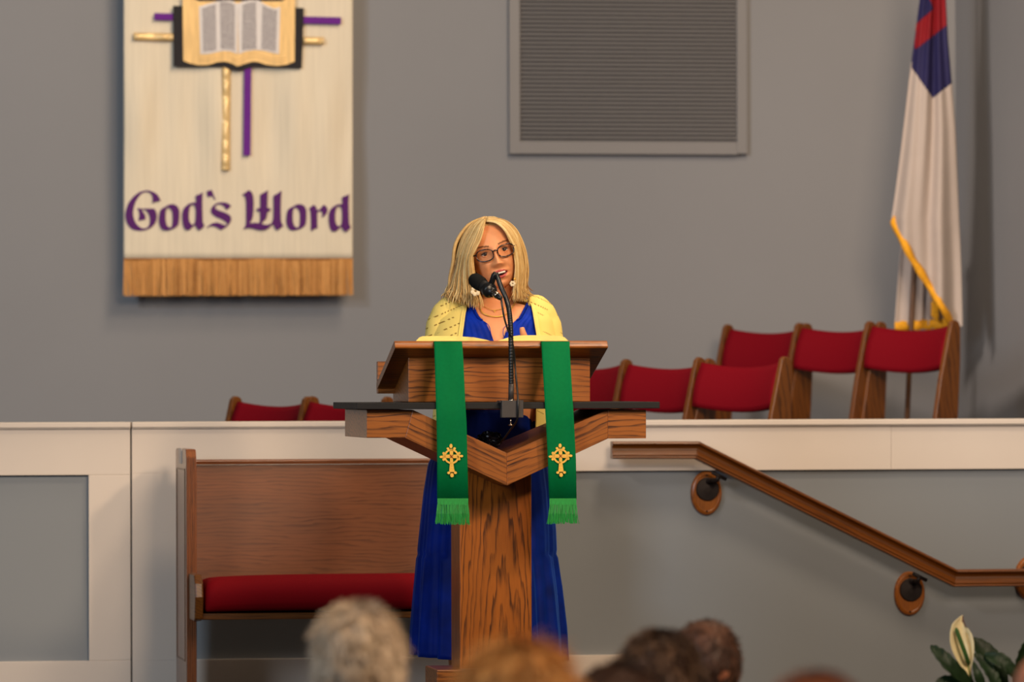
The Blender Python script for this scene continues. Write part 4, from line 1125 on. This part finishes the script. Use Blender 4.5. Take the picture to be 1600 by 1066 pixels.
# ================================================================== PEACE LILY
YL = -2.4
base = P(1530, 1066, YL)
root = thing('peace_lily', 'potted peace lily with one cream flower at the lower right', 'plant', (base.x, YL, -.5))
zpt = base.z - .16
mb = MB(); mb.tube([(base.x,YL,zpt-.24),(base.x,YL,zpt-.22),(base.x,YL,zpt-.02),(base.x,YL,zpt)], [.09,.10,.135,.14], 28); mb.build('pot', POT, root, smooth=True)
mb = MB(); mb.tube([(base.x,YL,-.5),(base.x,YL,-.46)], [.16,.15], 24); mb.tube([(base.x,YL,-.47),(base.x,YL,zpt-.25)], .04, 16); mb.tube([(base.x,YL,zpt-.26),(base.x,YL,zpt-.24)], .14, 24); mb.build('stand', OAKD, root, grain=(0,0,1))
soil = Vector((base.x, YL, zpt-.01))
def leaf(mid, wid, tilt=(0,0,0), cup=.25, name='leaf', mat=LEAF):
    sp = smoothpath(mid, 5); n = len(sp); rows = []
    for i, p in enumerate(sp):
        t = i/(n-1); tg = (sp[min(i+1,n-1)]-sp[max(i-1,0)]).normalized()
        side = tg.cross(Vector(tilt) if any(tilt) else Vector((0,-1,.2))).normalized(); nn = side.cross(tg)
        w = wid*max(.02, math.sin(math.pi*min(1, t**.8))**.8)
        r = []
        for k in range(-4, 5):
            q = k/4; rip = .0030*math.sin(t*40-abs(q)*7)*abs(q)**.7
            r.append(p + side*(w*q) + nn*(cup*w*q*q + rip))
        rows.append(r)
    mb = MB(); mb.grid(rows); return mb.build(name, mat, root, smooth=True, solid=.0012)
def stemto(p, r=.0028):
    mb = MB(); mb.tube(smoothpath([soil + Vector((random.uniform(-.03,.03),random.uniform(-.03,.03),0)), soil*.45+p*.55+Vector((0,0,.02)), p], 5), r, 8); mb.build('stem', STEM, root, smooth=True)
def Q(x, y, dy=0): return P(1400 + x/7.3, 920 + y/7.3, YL+dy)
L1 = [Q(900,1120), Q(760,1010,-.02), Q(620,880,-.03), Q(520,770,-.02), Q(440,690,0), Q(395,650,.01)]
leaf(L1, .022, (.1,-1,.35)); stemto(L1[0])
L2 = [Q(1250,1180,.03), Q(1150,980,.03), Q(1050,800,.03), Q(960,660,.04), Q(880,560,.05)]
leaf(L2, .036, (.2,-1,.3)); stemto(L2[0])
L3 = [Q(1010,760,.0), Q(1120,790,-.02), Q(1230,850,-.03), Q(1330,950,-.03), Q(1400,1090,-.02)]
leaf(L3, .022, (-.2,-1,.5)); stemto(L3[-1])
L4 = [Q(1340,1120,.0), Q(1390,960,.0), Q(1430,800,.0), Q(1470,660,.0), Q(1500,600,.0)]
leaf(L4, .022, (.5,-1,.1)); stemto(L4[0])
L5 = [Q(800,1150,.0), Q(690,1080,.0), Q(560,1040,.0), Q(450,1062,.0)]
leaf(L5, .016, (0,-1,.6)); stemto(L5[0])
L6 = [Q(1180,1180,-.03), Q(1130,1060,-.03), Q(1060,930,-.02), Q(960,800,-.0), Q(880,740,.01)]
leaf(L6, .020, (.3,-1,.2)); stemto(L6[0])
L7 = [Q(1010,1180,-.01), Q(960,1060,-.02), Q(920,950,-.02), Q(880,830,0)]
leaf(L7, .014, (0,-1,.2)); stemto(L7[0])
# flower
axl = [(845,1010),(800,930),(770,840),(750,740),(742,640),(740,540),(740,450),(742,380),(752,330),(765,300)]
lft = [(845,1010),(740,890),(680,790),(635,690),(616,600),(618,500),(640,410),(680,365),(725,325),(763,300)]
rgt = [(846,1010),(862,900),(880,800),(890,700),(888,610),(868,530),(830,470),(795,430),(770,360),(766,300)]
mb = MB(); rows = []
nn = 40
for j in range(nn+1):
    t = j/nn*9; i = min(8, int(t)); f_ = t-i
    g_ = lambda tab: (tab[i][0]+(tab[i+1][0]-tab[i][0])*f_, tab[i][1]+(tab[i+1][1]-tab[i][1])*f_)
    a, b, c = g_(lft), g_(axl), g_(rgt); r = []
    for k in range(-6, 7):
        q = k/6; e_ = a if q < 0 else c
        x = b[0]+(e_[0]-b[0])*abs(q); y = b[1]+(e_[1]-b[1])*abs(q)
        r.append(Q(x, y, .018 - .03*q*q*math.sin(math.pi*min(1,(j+2)/nn))))
    rows.append(r)
ids = [[mb.vert(p) for p in r] for r in rows]
for j in range(nn):
    for k in range(12):
        br_ = (j > 35 and k >= 5) or (31 < j <= 35 and k >= 7) or (28 < j <= 31 and k >= 10)
        mb.face((ids[j][k], ids[j][k+1], ids[j+1][k+1], ids[j+1][k]), 1 if br_ else 0)
fl = mb.build('flower', [SPATHE, BROWNS], root, smooth=True, solid=.0012)
mb = MB(); mb.tube(smoothpath([Q(830,860,.01), Q(800,770,-.008), Q(745,620,-.014), Q(700,500,-.012), Q(683,445,-.010)], 5), [.004]+[.0062]*16+[.0055,.0045,.003,.001], 14); mb.build('spadix', SPADIX, fl, smooth=True)
mb = MB(); mb.tube(smoothpath([soil, Q(880,1120,.01), Q(862,1030,.012), Q(838,930,.016), Q(826,860,.014)], 6), .0034, 10); mb.build('flower_stem', STEM, fl, smooth=True)
